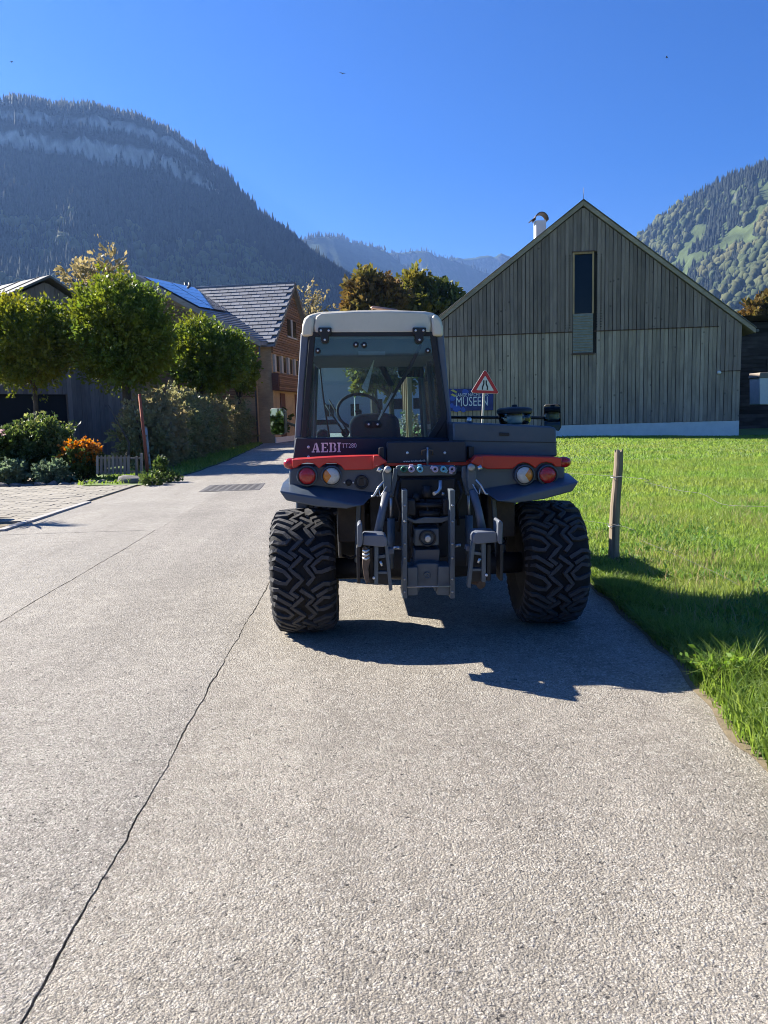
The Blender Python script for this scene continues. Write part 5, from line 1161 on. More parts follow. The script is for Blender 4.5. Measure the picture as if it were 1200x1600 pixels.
tub('latch', [(668, 699, 5.34), (668, 714, 5.34), (668, 727, 5.33)], .007, M['bare']); tub('latch_yoke', [(659, 711, 5.35), (659, 704, 5.34), (668, 702, 5.34), (676, 704, 5.34), (676, 711, 5.35)], .006, M['rust'])
# lettering
def letters(x0, x1, yb, yt, Y):
    G_ = {'A': [[(0, 0), (.34, 0), (.34, .11), (0, .11)], [(.54, 0), (1.0, 0), (1.0, .11), (.54, .11)], [(.10, .11), (.22, .11), (.47, .86), (.40, 1.0)], [(.60, .11), (.92, .11), (.62, 1.0), (.46, 1.0)], [(.30, .30), (.56, .30), (.53, .40), (.33, .40)]],
          'E': [[(.0, 0), (.42, 0), (.42, .11), (.0, .11)], [(.0, .89), (.42, .89), (.42, 1), (.0, 1)], [(.12, .11), (.40, .11), (.40, .89), (.12, .89)], [(.47, 0), (.97, 0), (.97, .32), (.88, .32), (.80, .12), (.47, .12)], [(.47, 1), (.95, 1), (.95, .7), (.86, .7), (.78, .88), (.47, .88)], [(.47, .44), (.72, .44), (.72, .56), (.47, .56)]],
          'B': [[(.0, 0), (.42, 0), (.42, .11), (.0, .11)], [(.0, .89), (.42, .89), (.42, 1), (.0, 1)], [(.12, .11), (.40, .11), (.40, .89), (.12, .89)], [(.47, 1), (.78, .98), (.92, .86), (.92, .66), (.80, .54), (.66, .52), (.66, .62), (.70, .68), (.70, .82), (.64, .90), (.47, .90)], [(.47, .0), (.82, .02), (.98, .14), (.98, .38), (.86, .50), (.66, .52), (.66, .44), (.74, .36), (.74, .18), (.66, .10), (.47, .10)]],
          'I': [[(.05, 0), (.95, 0), (.95, .11), (.05, .11)], [(.05, .89), (.95, .89), (.95, 1), (.05, 1)], [(.28, .11), (.72, .11), (.72, .89), (.28, .89)]]}
    ws = [1.15, 1.0, 1.0, .55]; gap = .10; tot = sum(ws)+gap*3; x = 0
    for ch, w_ in zip('AEBI', ws):
        m = MB()
        for poly in G_[ch]:
            m.px([(x0+(x+px_*w_)/tot*(x1-x0), yb+(yt-yb)*py_ - 0.5*((x+px_*w_)/tot)) for px_, py_ in poly], Y-.003, Y)
        m.build('lettering', M['letter'], trac); x += w_+gap
letters(487, 533, 707, 692, 5.699)
def tx(body, x0, x1, yb, size, Y, mat=M['letter']):
    a, b = W(x0, yb, Y), W(x1, yb-.3, Y); text_obj(body, size, mat, trac, frame_mat(a, Vector((1, 0, 0)), Vector((0, 0, 1))), width=b.x-a.x, extrude=.001)
tx('TT280', 534, 557, 700, .048, 5.697); tx('www.landtechnik', 630, 665, 722.3, .021, 5.377); tx('.at', 699, 703, 722, .021, 5.377)

# ---- cab
CY0, CY1 = 5.74, 7.45
pp('cab_pillar', [(458, 722), (470, 519), (484, 519), (476, 600), (471, 690), (471, 722)], CY0, CY0+.12, M['slate_l'], .012)
pp('cab_pillar', [(680, 519), (693, 519), (709, 690), (709, 722), (698, 722), (696, 640)], CY0, CY0+.12, M['slate_l'], .012)
bl, tl, br, tr = W(459, 722, CY0), W(471, 519, CY0), W(708, 722, CY0), W(692, 519, CY0)
def bar(name, a, b, s, mat, bevel=.008): 
    m = MB(); d = (b-a); m.tube([a, b], s*.72, 4, smooth=False); return m.build(name, mat, trac, bevel)
for X_b, X_t, z_b, z_t in ((bl.x+.03, tl.x+.03, .95, tl.z), (br.x-.03, tr.x-.03, .95, tr.z)):
    bar('cab_pillar', Vector((X_b, CY1+.12, z_b)), Vector((X_t, CY1-.08, z_t)), .045, M['slate_l']); bar('cab_pillar', Vector((X_b, 6.55, z_b)), Vector((X_t, 6.55, z_t)), .04, M['black'])
    bar('cab_sill', Vector((X_b, CY0, 1.02)), Vector((X_b, CY1+.1, 1.02)), .06, M['slate_l'])
    m = MB(); a, b, c, d = Vector((X_b, CY0+.1, 1.08)), Vector((X_b, CY1+.05, 1.08)), Vector((X_t, CY1-.1, z_t)), Vector((X_t, CY0+.1, z_t)); e = Vector((.006, 0, 0)); m.loft([a, b, c, d], [p+e for p in (a, b, c, d)]); m.build('side_window', M['glass'], trac)
m = MB(); a, b, c, d = Vector((bl.x+.05, CY1+.12, 1.1)), Vector((br.x-.05, CY1+.12, 1.1)), Vector((tr.x-.05, CY1-.06, tr.z)), Vector((tl.x+.05, CY1-.06, tl.z)); e = Vector((0, .006, 0)); m.loft([a, b, c, d], [p+e for p in (a, b, c, d)]); m.build('windscreen', M['glass'], trac)
T('cab_floor', M['black'], .01).box(((bl.x+br.x)/2, 6.6, 1.0), (br.x-bl.x-.05, 1.7, .1)).done()
T('cab_side', M['slate'], .02).box((bl.x+.05, 6.6, .99), (.10, 1.7, .28)).done(); T('cab_side', M['slate'], .02).box((br.x-.05, 6.6, .99), (.10, 1.7, .28)).done()
# roof shell with a sunk rear panel
ra = [(471, 525), (472, 508), (475, 498), (480, 493), (487, 490), (500, 487), (560, 484.5), (610, 484), (664, 486), (677, 488.5), (685, 493), (690, 500), (692.5, 510), (693.5, 525)]
roof = pp('cab_roof', ra, 5.74, 7.7, M['cream'], .02, .97)
pp('roof_panel', [(492, 521), (490, 508), (494, 494), (502, 489), (560, 486), (612, 485.5), (664, 488), (670, 492), (674, 506), (672, 520)], 5.715, 5.76, M['cream'], .012, parent=roof)
pp('roof_corner', [(471.5, 525), (472.5, 508), (476, 498), (482, 493), (487, 492), (490.5, 500), (489, 525)], 5.70, 5.80, M['cream'], .016, parent=roof)
pp('roof_corner', [(693, 525), (692, 510), (689, 501), (683, 494), (677, 491), (674.5, 498), (676, 525)], 5.70, 5.80, M['cream'], .016, parent=roof)
tub('aerial', [(580, 482.5, 5.9), (583, 480.5, 5.9), (620, 485.5, 6.0)], .012, simple('copper_rod', (0.36, 0.22, 0.17), .4, metal=.4))
pp('headliner', [(484, 520), (680, 520), (684, 556), (482, 558)], 5.95, 7.3, simple('headliner', (0.12, 0.14, 0.13), .9), .01)
# rear window
O = [(483.5, 519), (680, 518.5), (698.5, 655), (677, 689), (470, 690)]; I = [(492.5, 525.5), (672.5, 525), (689.5, 650), (669, 683), (478.5, 684)]
m = MB(); Yw = 5.715; a = [W(x, y, Yw) for x, y in O]; b = [W(x, y, Yw) for x, y in I]; bk_ = Vector((0, .03, 0)); n = 5
m.add(a+b+[p+bk_ for p in a]+[p+bk_ for p in b], [q for i in range(n) for q in ((i, (i+1) % n, n+(i+1) % n, n+i), (2*n+i, 3*n+i, 3*n+(i+1) % n, 2*n+(i+1) % n), (i, 2*n+i, 2*n+(i+1) % n, (i+1) % n), (n+i, n+(i+1) % n, 3*n+(i+1) % n, 3*n+i))])
rw = m.build('rear_window', M['black'], trac, .004)
MB().px([(488, 522), (676, 521.5), (694, 652), (673, 686), (474.5, 687)], 5.728, 5.734).build('pane', M['glass'], rw)
pp('window_corner', [(697, 657), (699, 684), (676, 689), (680, 676)], 5.722, 5.75, M['black'], .003)
def knob(x, y, r_, parent=rw, Y=5.712):
    k = lath('knob', x, y, Y, [(r_, -.005), (r_, .012), (r_*.8, .018), (r_*.4, .02), (0, .02)], M['black'], 16, parent=parent); mm = MB(); mm.lathe(W(x, y, Y-.021), (0, -1, 0), [(r_*.36, -.002), (r_*.36, .004), (0, .006)], 10); mm.build('screw', M['bolt'], k if parent is None else rw)
for x, y in ((556, 538.5), (569, 539), (496.5, 548), (668.5, 548)): knob(x, y, .021)
for x, y in ((576, 663), (590, 663)): knob(x, y, .022)
pp('handle', [(571, 658.5), (595, 658.5), (597, 663), (595, 668), (571, 668), (569, 663)], 5.708, 5.725, M['black'], .004, parent=rw)
for cx in (507.5, 655.5):
    pp('hinge', [(cx-10.5, 511.5), (cx+10.5, 511.5), (cx+10.5, 520), (cx+6.5, 524), (cx+6.5, 532), (cx+3, 536), (cx-3, 536), (cx-6.5, 532), (cx-6.5, 524), (cx-10.5, 520)], 5.675, 5.712, M['black'], .006, parent=rw)
    for dx, dy in ((-6, 516.5), (6, 516.5), (0, 531)): mm = MB(); mm.lathe(W(cx+dx, dy, 5.674), (0, -1, 0), [(.0085, -.003), (.0085, .004), (0, .007)], 10); mm.build('bolt', M['bolt'], rw)
# inside the cab
seat = pp('seat', [(548, 690), (545, 664), (550, 652), (562, 646.5), (600, 645), (617, 648), (624, 656), (627, 690)], 6.15, 6.32, M['seat'], .03)
T('cushion', M['seat'], .04, seat).box((W(586, 690, 6.3).x, 6.5, 1.28), (.46, .5, .14)).done(); T('pedestal', M['black'], .02, seat).box((W(586, 690, 6.3).x, 6.5, 1.12), (.3, .35, .22)).done()
m = MB(); cst = W(560, 642, 6.95); ring = [cst+Vector((.19*math.cos(q), .19*math.sin(q)*.55, .19*math.sin(q)*.8)) for q in [i*2*math.pi/24 for i in range(25)]]; m.tube(ring, .014, 8); m.tube([cst, cst+Vector((0, .25, -.4))], .03, 8); m.build('steering_wheel', M['black'], trac)
T('dashboard', M['black'], .04).box((W(560, 660, 7.25).x, 7.3, 1.22), (.7, .3, .3)).done()
tub('rear_wiper', [(658, 538, 5.76), (640, 575, 5.76), (614, 618, 5.755), (592, 656, 5.75)], [.012, .016, .013, .007], M['black'])
m = MB(); m.px([(592, 657), (590, 655), (612, 613), (615, 615)], 5.742, 5.748); m.build('wiper_blade', M['bare'], trac)
pp('interior_mirror', [(622, 573), (661, 573), (664, 578), (663, 590), (624, 589), (621, 583)], 6.9, 6.94, M['mirror'], .006)
m = MB(); m.px([(583.5, 563), (585, 563), (574, 613), (565, 606)], 6.3, 6.31); m.build('pennant', simple('white_pennant', (0.72, 0.74, 0.66), .8, var=.3, scale=40), trac)
for pts in ([(498, 560, 7.3), (505, 620, 7.25), (515, 684, 7.2)], [(507, 630, 7.3), (540, 680, 7.2)], [(514, 625, 7.3), (545, 676, 7.2)]): tub('wiper_arm', pts, .009, M['black'], 6)
tub('grab_rail', [(590, 560, 7.2), (612, 603, 7.2)], .03, M['black'], 8)
pp('label_strip', [(560, 549), (602, 549), (602, 555), (560, 555)], 5.94, 5.948, simple('sticker', (0.3, 0.33, 0.34), .5), 0)
pp('armrest', [(496, 690), (493, 676), (500, 670), (510, 674), (512, 690)], 6.3, 6.7, M['seat'], .02)
# mirrors on arms
def ext_mirror(pts, Y, arm, tilt):
    a = [W(x, y, Y) for x, y in pts]; c = sum(a, Vector())/len(a)
    def tl_(p, k, off): d = p-c; q = Vector((d.x*k, 0, d.z*k)); return c + Matrix.Rotation(tilt, 3, 'Z') @ (q+Vector((0, off, 0)))
    mm = MB(); mm.loft([tl_(p, 1.0, 0) for p in a], [tl_(p, .86, .07) for p in a]); h = mm.build('mirror', M['black'], trac, .008)
    mm = MB(); mm.loft([tl_(p, .93, -.004) for p in a], [tl_(p, .93, .01) for p in a]); mm.build('mirror_glass', M['mirror'], h)
    mm = MB(); mm.tube([W(*q) for q in arm], .014, 8); mm.build('mirror_arm', M['black'], h)
ext_mirror([(419.5, 641), (423, 637), (442, 637), (445.5, 640), (447, 675), (444, 680), (425, 680), (421, 676)], 6.9, [(446, 660, 6.95), (470, 668, 7.2), (480, 665, 7.3)], R(-24))
ext_mirror([(849, 634), (853, 631), (873, 631), (876, 634), (876.5, 668), (873, 674), (866, 672), (850, 668)], 6.6, [(850, 653, 6.64), (828, 652.5, 6.7), (700, 652, 7.2)], R(-26))

# ---- couplings above the hitch
cpb = pp('coupler_bar', [(619, 729), (624, 727), (710, 727), (714, 731), (713, 741), (708, 743), (624, 744), (619, 740)], 5.24, 5.28, M['steel'], .006)
cols = {'green': (0.03, 0.16, 0.10), 'pink': (0.55, 0.45, 0.58), 'cyan': (0.22, 0.55, 0.66), 'teal': (0.15, 0.42, 0.5)}
for k_, c_ in cols.items(): M['cap_'+k_] = simple('cap_'+k_, c_, .45)
for x, c_, ang in ((630.5, 'green', 0), (642.5, 'pink', 1.5), (656, 'cyan', 1.6), (679.5, 'pink', 2.6), (692.5, 'cyan', -.6), (706, 'pink', -1.9)):
    cc = lath('coupler_cap', x, 733, 5.235, [(.0215, -.01), (.0215, .028), (.015, .032), (.013, .024), (0, .024)], M['cap_'+c_], 16, parent=cpb)
    mm = MB(); q = W(x, 733, 5.222); mm.box(q+Vector((.02*math.cos(ang), 0, .02*math.sin(ang))), (.024, .014, .024), ry=-ang); mm.build('cap_tab', M['cap_'+c_], cpb)
    mm = MB(); mm.lathe(q-Vector((0, -.0, 0)), (0, -1, 0), [(.007, 0), (.007, .02), (0, .02)], 8); mm.build('cap_pin', M['dark'], cpb)
pp('hitch_plate', [(625, 748), (712, 747), (712, 768), (700, 780), (636, 780), (624, 768)], 5.30, 5.36, M['black'], .01)
m = MB(); m.tube([W(688, 751, 5.15), W(687.5, 764, 5.13), W(683, 770, 5.12), W(678, 771.5, 5.10)], .013, 8); m.build('crank_handle', M['zinc'], trac)
m = MB(); m.tube([W(690, 771.5, 5.15), W(694, 772, 5.15)], .012, 8); m.build('pin', M['zinc'], trac)
# ---- vertical rails and gearbox
for x0, x1 in ((628.5, 636.5), (703, 711)):
    pp('rail', [(x0, 766), (x1, 766), (x1-.2, 838), (x1, 935), (x0+.3, 935.5), (x0, 884), (x0+1.2, 880)], 4.97, 5.10, M['steel'], .003)
pp('gearbox', [(640, 780), (702, 780), (704, 830), (700, 872), (642, 872), (638, 830)], 5.28, 5.6, M['grease'], .02)
tub('valve', [(667, 760, 5.22), (667, 778, 5.2)], .034, M['black'], 12); tub('valve', [(650, 772, 5.22), (650, 784, 5.2)], .028, M['black'], 10)
pp('clevis', [(637, 781), (649, 781), (650, 806), (637, 806)], 5.12, 5.25, M['grease'], .01); pp('clevis', [(693, 779), (702, 779), (702, 806), (692, 806)], 5.12, 5.25, M['grease'], .01)
tub('top_link_pin', [(640, 790, 5.16), (700, 789, 5.16)], .020, M['black']); tub('top_link_pin', [(655, 803, 5.14), (685, 803, 5.14)], .024, M['black'])
pp('bracket', [(636, 808), (648, 813), (664, 808), (690, 809), (703, 806), (703, 812), (690, 817), (648, 818), (637, 813)], 5.10, 5.18, M['steel'], .004)
pto = pp('power_take_off', [(648, 827), (686, 826), (686, 852), (648, 853)], 5.08, 5.3, M['steel'], .006)
lath('guard_ring', 668, 840.5, 5.075, [(.056, -.01), (.056, .016), (.046, .016), (.044, -.006), (0, -.008)], M['grease'], 26, parent=pto)
lath('shaft', 668, 841, 5.07, [(.024, -.01), (.024, .03), (.016, .032), (0, .03)], M['bare'], 12, parent=pto)
pp('lower_plate', [(648, 859), (687, 858), (687, 879), (647, 880)], 5.12, 5.3, M['slate'], .006)
hb_ = pp('hitch_block', [(645, 884), (655, 880), (682, 880), (693, 884), (694, 924), (680, 925), (678, 918), (656, 918), (655, 925), (645, 925)], 5.04, 5.3, M['steel'], .008)
lath('plug', 667.5, 899, 5.035, [(.024, -.01), (.024, .006), (.019, .008), (.017, .002), (.006, .002), (.005, .007), (0, .007)], M['steel'], 18, parent=hb_)
pp('side_block', [(636.5, 887), (653, 886), (653, 930), (636.5, 931)], 5.0, 5.2, M['steel'], .005); pp('side_block', [(685, 885), (703, 885), (703, 930), (683, 930)], 5.0, 5.2, M['steel'], .005)
tub('cross_pin', [(636, 917, 4.96), (704, 916, 4.96)], .006, M['bare'], 6); tub('cross_pin', [(615, 856, 5.05), (630, 856, 5.05)], .012, M['zinc']); tub('cross_pin', [(709, 853, 5.05), (720, 852, 5.05)], .012, M['zinc'])
# ---- lift arms, rods and cylinders, both sides
def side(s, mx):
    """s=-1 left as photographed, +1 right; mx maps left-side pixels to that side"""
    q = mx
    a = pp('lift_crank', [q(p) for p in [(598, 741), (601, 731), (606, 728), (611, 732), (612, 745), (611, 768), (606, 774), (600, 766), (599, 755)]], 5.10, 5.16, M['steel'], .006)
    pp('crank_plate', [q(p) for p in [(615, 732), (620, 733), (621, 748), (615, 772), (611, 772)]], 5.18, 5.22, M['steel'], .004)
    lath('pivot', *q((606, 734)), 5.09, [(.024, -.03), (.024, .01), (.014, .014), (0, .014)], M['bare'], 14)
    m = MB(); m.tube([W(*q((590, 733)), 5.1), W(*q((596, 736)), 5.1)], .016, 10); m.build('pin', M['zinc'], trac)
    tub('lift_rod', [(*q((604, 770)), 5.10), (*q((597, 800)), 5.06), (*q((590, 834)), 5.0)], [.028, .026, .028], M['slate_l'])
    tub('spring_clip', [(*q((599, 753)), 5.07), (*q((591, 762)), 5.06), (*q((584, 775)), 5.05), (*q((580, 776)), 5.05)], .007, M['zinc'], 6)
    tub('spring_clip', [(*q((604, 760)), 5.07), (*q((597, 772)), 5.06), (*q((594, 776)), 5.05), (*q((592, 765)), 5.06)], .004, M['zinc'], 6)
    tub('piston_rod', [(*q((611, 772)), 5.2), (*q((611, 812)), 5.2)], .010, M['bare']); tub('cylinder_head', [(*q((611, 766)), 5.2), (*q((611, 776)), 5.2)], .022, M['steel'])
    tub('cylinder', [(*q((611, 810)), 5.2), (*q((611.5, 866)), 5.2), (*q((612, 872)), 5.2), (*q((613, 888)), 5.2)], [.027, .027, .014, .012], M['steel'])
    # lower link with catch hook
    pp('link_cap', [q(p) for p in [(567, 838), (570, 836), (598, 836), (603, 839), (605, 843), (605, 853), (598, 855), (567, 852)]], 4.78, 4.96, M['slate_l'], .006)
    pp('link_hook', [q(p) for p in [(558, 822), (561, 818), (564.5, 818), (566, 822), (566.5, 850), (564, 855), (559, 855)]], 4.76, 4.92, M['slate_l'], .006)
    fr = pp('link_leg', [q(p) for p in [(585, 852), (591.5, 852), (591, 914), (584.5, 914)]], 4.80, 4.86, M['steel'], .003)
    pp('link_leg', [q(p) for p in [(601, 852), (606.5, 852), (613.5, 922), (608.5, 924)]], 4.80, 4.86, M['steel'], .003)
    pp('link_tie', [q(p) for p in [(591, 868), (604, 866), (604.5, 871), (591, 873)]], 4.81, 4.86, M['steel'], .002); pp('link_tie', [q(p) for p in [(591, 893), (607, 893), (607.5, 897), (591, 897)]], 4.81, 4.86, M['steel'], .002)
    pp('link_web', [q(p) for p in [(590, 872), (605, 872), (609, 914), (590, 912)]], 4.93, 4.96, M['grease'], .002)
    pp('catch_plate', [q(p) for p in [(557, 855), (563, 855), (563, 912), (558, 912)]], 4.85, 4.98, M['black'], .004); pp('catch_plate', [q(p) for p in [(577, 855), (583, 855), (584, 912), (577, 912)]], 4.85, 4.98, M['black'], .004)
    tub('link_pin', [(*q((594, 877)), 4.79), (*q((597, 884)), 4.79)], .009, M['zinc']); lath('screw', *q((584, 903)), 4.80, [(.009, -.01), (.009, .006), (0, .009)], M['bolt'], 10)
    m = MB(); a0, a1 = W(*q((590, 890)), 4.95), Vector((TX+s*.36, 5.6, .52)); m.tube([a0, a0.lerp(a1, .5), a1], [.03, .035, .045], 8); m.build('lower_link', M['grease'], trac)
    pp('lug', [q(p) for p in [(604, 859), (615, 857), (616, 865), (605, 867)]], 4.9, 4.98, M['slate_l'], .003)
side(-1, lambda p: p)
side(1, lambda p: (1342.5-p[0], p[1]-3.5) if p[1] < 800 else (1344-p[0], p[1]-4.5))
# rusty catch jaw on the left link only
pp('catch_jaw', [(567, 858), (572, 854), (577, 858), (579, 876), (575, 890), (578, 908), (573, 914), (569, 904), (566, 884)], 4.78, 4.86, M['rust'], .006)
m = MB()
for yy in (860, 866, 872): m.tube([W(567, yy, 4.76), W(572, yy+2, 4.75), W(577, yy-1, 4.76)], .008, 6)
m.build('catch_spring', M['zinc'], trac)
tub('hose', [(716, 752, 5.3), (722, 770, 5.25), (714, 790, 5.3), (716, 820, 5.35)], .011, M['black'], 8); tub('hose', [(623, 752, 5.3), (619, 778, 5.28), (626, 800, 5.3), (622, 830, 5.35)], .011, M['black'], 8)
tub('hose', [(536, 868, 5.5), (548, 872, 5.45), (560, 868, 5.4), (580, 874, 5.3)], .009, M['black'], 8)
rh_ = random.Random(8)
for k in range(10):
    x0 = 640+rh_.uniform(0, 60); y0 = 776+rh_.uniform(0, 30); tub('hose', [(x0, y0, 5.2), (x0+rh_.uniform(-14, 14), y0+rh_.uniform(8, 16), 5.12+rh_.uniform(0, .06)), (x0+rh_.uniform(-18, 18), y0+rh_.uniform(20, 34), 5.2)], .008+.004*rh_.random(), M['black'], 7)
for x in (632.5, 707):
    for y in (790, 815, 850, 872, 905, 925): lath('bolt', x, y, 4.968, [(.008, -.004), (.008, .004), (0, .006)], M['bare'], 8)
for x in (460, 560, 590): lath('bolt', x, 775, 5.33, [(.008, -.004), (.008, .006), (0, .008)], M['bare'], 8)
pp('hood_seam', [(708, 688), (870, 691), (870, 692), (708, 689)], 5.456, 5.47, M['black'], 0)
pp('hood_latch', [(780, 676), (796, 676.5), (796, 681), (780, 680.5)], 5.45, 5.47, M['black'], .003)
tub('exhaust', [(735, 905, 5.25), (748, 908, 5.2), (752, 914, 5.15)], .032, M['rust'], 12)
# ================================================================== SMALL THINGS
# warning sign on its leaning pole
SY = 20.0
sg = tag(empty('road_sign', (W(754, 660, SY).x, SY, 0)), 'red bordered triangular road narrows sign on a thin leaning pole', 'road sign')
def rtri(cx, cy, k):
    base = [(758.2, 577.0), (780.2, 615.2), (735.6, 613.6)]; return [(cx+(x-cx)*k, cy+(y-cy)*k) for x, y in base]
def rounded(tri, t=.07):
    out = []
    for i in range(3):
        p, a, b = tri[i], tri[i-1], tri[(i+1) % 3]; out += [(p[0]+(a[0]-p[0])*t, p[1]+(a[1]-p[1])*t), (p[0]+(b[0]-p[0])*t, p[1]+(b[1]-p[1])*t)]
    return out
M['sign_red'] = simple('sign_red', (0.50, 0.03, 0.03), 0.4, var=.06); M['sign_white'] = simple('sign_white', (0.66, 0.66, 0.62), 0.45, var=.04); M['pole'] = simple('galvanised_pole', (0.45, 0.42, 0.38), 0.5, metal=0.4, var=.2)
MB().px(rounded(rtri(758, 603, 1.03)), SY, SY+.02).build('edge', M['sign_white'], sg); MB().px(rounded(rtri(758, 603, 1.0)), SY-.006, SY).build('border', M['sign_red'], sg); MB().px(rounded(rtri(758.2, 603.0, .62), .04), SY-.011, SY-.005).build('face', M['sign_white'], sg)
for pts in ([(752.8, 609.0), (754.8, 609.0), (755.0, 605.0), (757.0, 600.0), (757.0, 594.2), (755.0, 594.2), (755.0, 599.4), (753.0, 604.2)], [(760.4, 609.2), (762.6, 609.2), (762.8, 604.4), (760.8, 599.6), (760.8, 594.4), (758.8, 594.4), (758.8, 600.2), (760.6, 605.2)]):
    MB().px(pts, SY-.015, SY-.010).build('symbol', M['black'], sg)
m = MB(); m.tube([Vector((W(752.6, 664, SY+.04).x-.06, SY+.05, -.2)), W(753.8, 660, SY+.05), W(756, 616, SY+.05), W(757.5, 585, SY+.05)], .032, 10); m.build('pole', M['pole'], sg)

# fence post and its wires
FP = G(956, 882); fp = tag(empty('fence_post', tuple(FP)), 'leaning split wooden fence post on the lawn beside the road', 'fence post')
M['post'] = woodmat('split_post', (0.15, 0.115, 0.08), (0.33, 0.27, 0.20), rand=0.0, knots=0.5, fine=26)
top = W(966.5, 704, FP.y); ax = (top-FP); m = MB(); rr = random.Random(3); n = 11; vs_ = []; H_ = 9
for i in range(H_+1):
    t = i/H_; c = FP - Vector((0, 0, .1)) + (ax+Vector((0, 0, .1)))*t
    for k in range(n):
        q = 2*math.pi*k/n; rad = (.052-.012*t)*(1+.16*math.sin(3*q+1)+.10*math.sin(5*q+2+t*.8)); vs_.append(c + Vector((math.cos(q)*rad, math.sin(q)*rad*.9, 0)) + Vector((.006*math.sin(t*9), 0, (rr.uniform(-.03, .03) if i == H_ else 0))))
m.add(vs_, [(i*n+k, i*n+(k+1) % n, (i+1)*n+(k+1) % n, (i+1)*n+k) for i in range(H_) for k in range(n)] + [tuple(H_*n+k for k in range(n))]); m.build('timber', M['post'], fp)
for yy in (744, 820):
    m = MB(); c = W(962 if yy < 800 else 958, yy, FP.y); ring = [c + Vector((.052*math.cos(q), .05*math.sin(q), .012*math.sin(q+1))) for q in [i*2*math.pi/16 for i in range(17)]]; m.tube(ring, .0035, 5); m.build('wire_tie', M['zinc'], fp)
M['wire'] = simple('wire', (0.16, 0.155, 0.14), 0.5, metal=.4)
def wire(pts, lab, nm='fence_wire'):
    m = MB(); P_ = [W(*p) for p in pts]; fine = []
    for i in range(len(P_)-1):
        p0, p1, p2, p3 = P_[max(0, i-1)], P_[i], P_[i+1], P_[min(len(P_)-1, i+2)]
        for q in range(6):
            t = q/6; fine.append(0.5*((2*p1)+(p2-p0)*t+(2*p0-5*p1+4*p2-p3)*t*t+(-p0+3*p1-3*p2+p3)*t**3))
    fine.append(P_[-1]); m.tube(fine, .002, 5); return tag(m.build(nm, M['wire']), lab, 'wire')
wire([(800, 735, 20), (960, 744, 7.65), (1010, 754, 7.2), (1060, 766, 6.7), (1098, 772, 6.3), (1130, 788, 6.0), (1190, 791, 5.6), (1280, 790, 5.2)], 'thin upper fence wire sagging from the leaning post')
wire([(820, 805, 16), (956, 819, 7.66), (1000, 843, 7.3), (1040, 860, 7.0), (1090, 882, 6.7), (1140, 906, 6.4), (1230, 960, 5.9)], 'thin lower fence wire running down into the grass')

# red leaning pole, white pole and hanging chain
P0 = G(231, 741); rp0 = tag(empty('snow_pole', tuple(P0)), 'tall leaning red marker pole at the garden corner', 'pole')
m = MB(); m.tube([P0-Vector((0, 0, .2)), W(227, 700, P0.y), W(218, 617, P0.y)], [.055, .05, .045], 8); m.build('shaft', simple('faded_red_pole', (0.36, 0.085, 0.04), .7, var=.3, scale=8, dust=.4, dustcol=(.3, .16, .1)), rp0)
m = MB(); m.tube([W(218.05, 617.4, P0.y), W(217.9, 616, P0.y)], [.05, .035], 8); m.build('tip', simple('red_tip', (0.4, 0.05, 0.03), .6), rp0)
P1 = G(235, 737); wp = tag(empty('post', tuple(P1)), 'slim white post leaning beside the red marker pole', 'post')
m = MB(); m.tube([P1-Vector((0, 0, .2)), W(228, 668, P1.y)], [.045, .04], 8); m.build('shaft', simple('white_post', (0.5, 0.5, 0.48), .7, var=.2), wp); m = MB(); m.lathe(W(228, 668.5, P1.y), (0, 0, 1), [(.046, 0), (.046, .03), (0, .05)], 8); m.build('cap', M['pole'], wp)
P2 = Vector((W(300, 700, 26).x-.75, 26.3, 0)); op = tag(empty('post', tuple(P2)), 'old wooden post standing in the hedge where the rope ends', 'post')
m = MB(); m.tube([P2-Vector((0, 0, .1)), P2+Vector((.02, 0, 1.5))], [.07, .06], 8); m.build('shaft', M['post'], op); m = MB(); m.lathe(P2+Vector((.02, 0, 1.5)), (0, 0, 1), [(.065, 0), (.03, .05), (0, .06)], 8); m.build('cap', M['post'], op)
pts = [(234, 689, P1.y), (243, 698, P1.y+.6), (256, 705.5, P1.y+1.4), (270, 707, P1.y+2.2), (284, 701, P1.y+3.0), (294, 690, 25.9)]
m = MB(); m.tube([W(*p) for p in pts], .022, 6); tag(m.build('rope', simple('rope', (0.36, 0.31, 0.22), .9, var=.3, scale=40)), 'sagging pale rope strung between white post and hedge post', 'rope')

# low picket fence
FY = 20.9; pf = tag(empty('picket_fence', (W(190, 740, FY).x, FY, 0)), 'low weathered picket fence between orange bush and red pole', 'fence')
M['picket'] = woodmat('pale_picket', (0.15, 0.135, 0.115), (0.30, 0.275, 0.24), rand=.2, knots=.2)
for i in range(9):
    x = 152 + i*6.1; w_ = 2.0; y0, y1 = 741, 711.5; m = MB()
    m.px([(x-w_, y0), (x+w_, y0), (x+w_, y1+3), (x+w_*.6, y1+.6), (x, y1), (x-w_*.6, y1+.6), (x-w_, y1+3)], FY-.02, FY); m.build('picket', M['picket'], pf)
for y in (715.5, 737): MB().px([(150, y+1.4), (222, y+1.4), (222, y-1), (150, y-1)], FY+.002, FY+.04).build('rail', M['picket'], pf)
for x in (220.5, 213): MB().px([(x-1.8, 744), (x+1.8, 744), (x+1.5, 708 if x > 215 else 713), (x-1.5, 708 if x > 215 else 713)], FY-.03, FY+.05).build('post', M['picket'], pf)
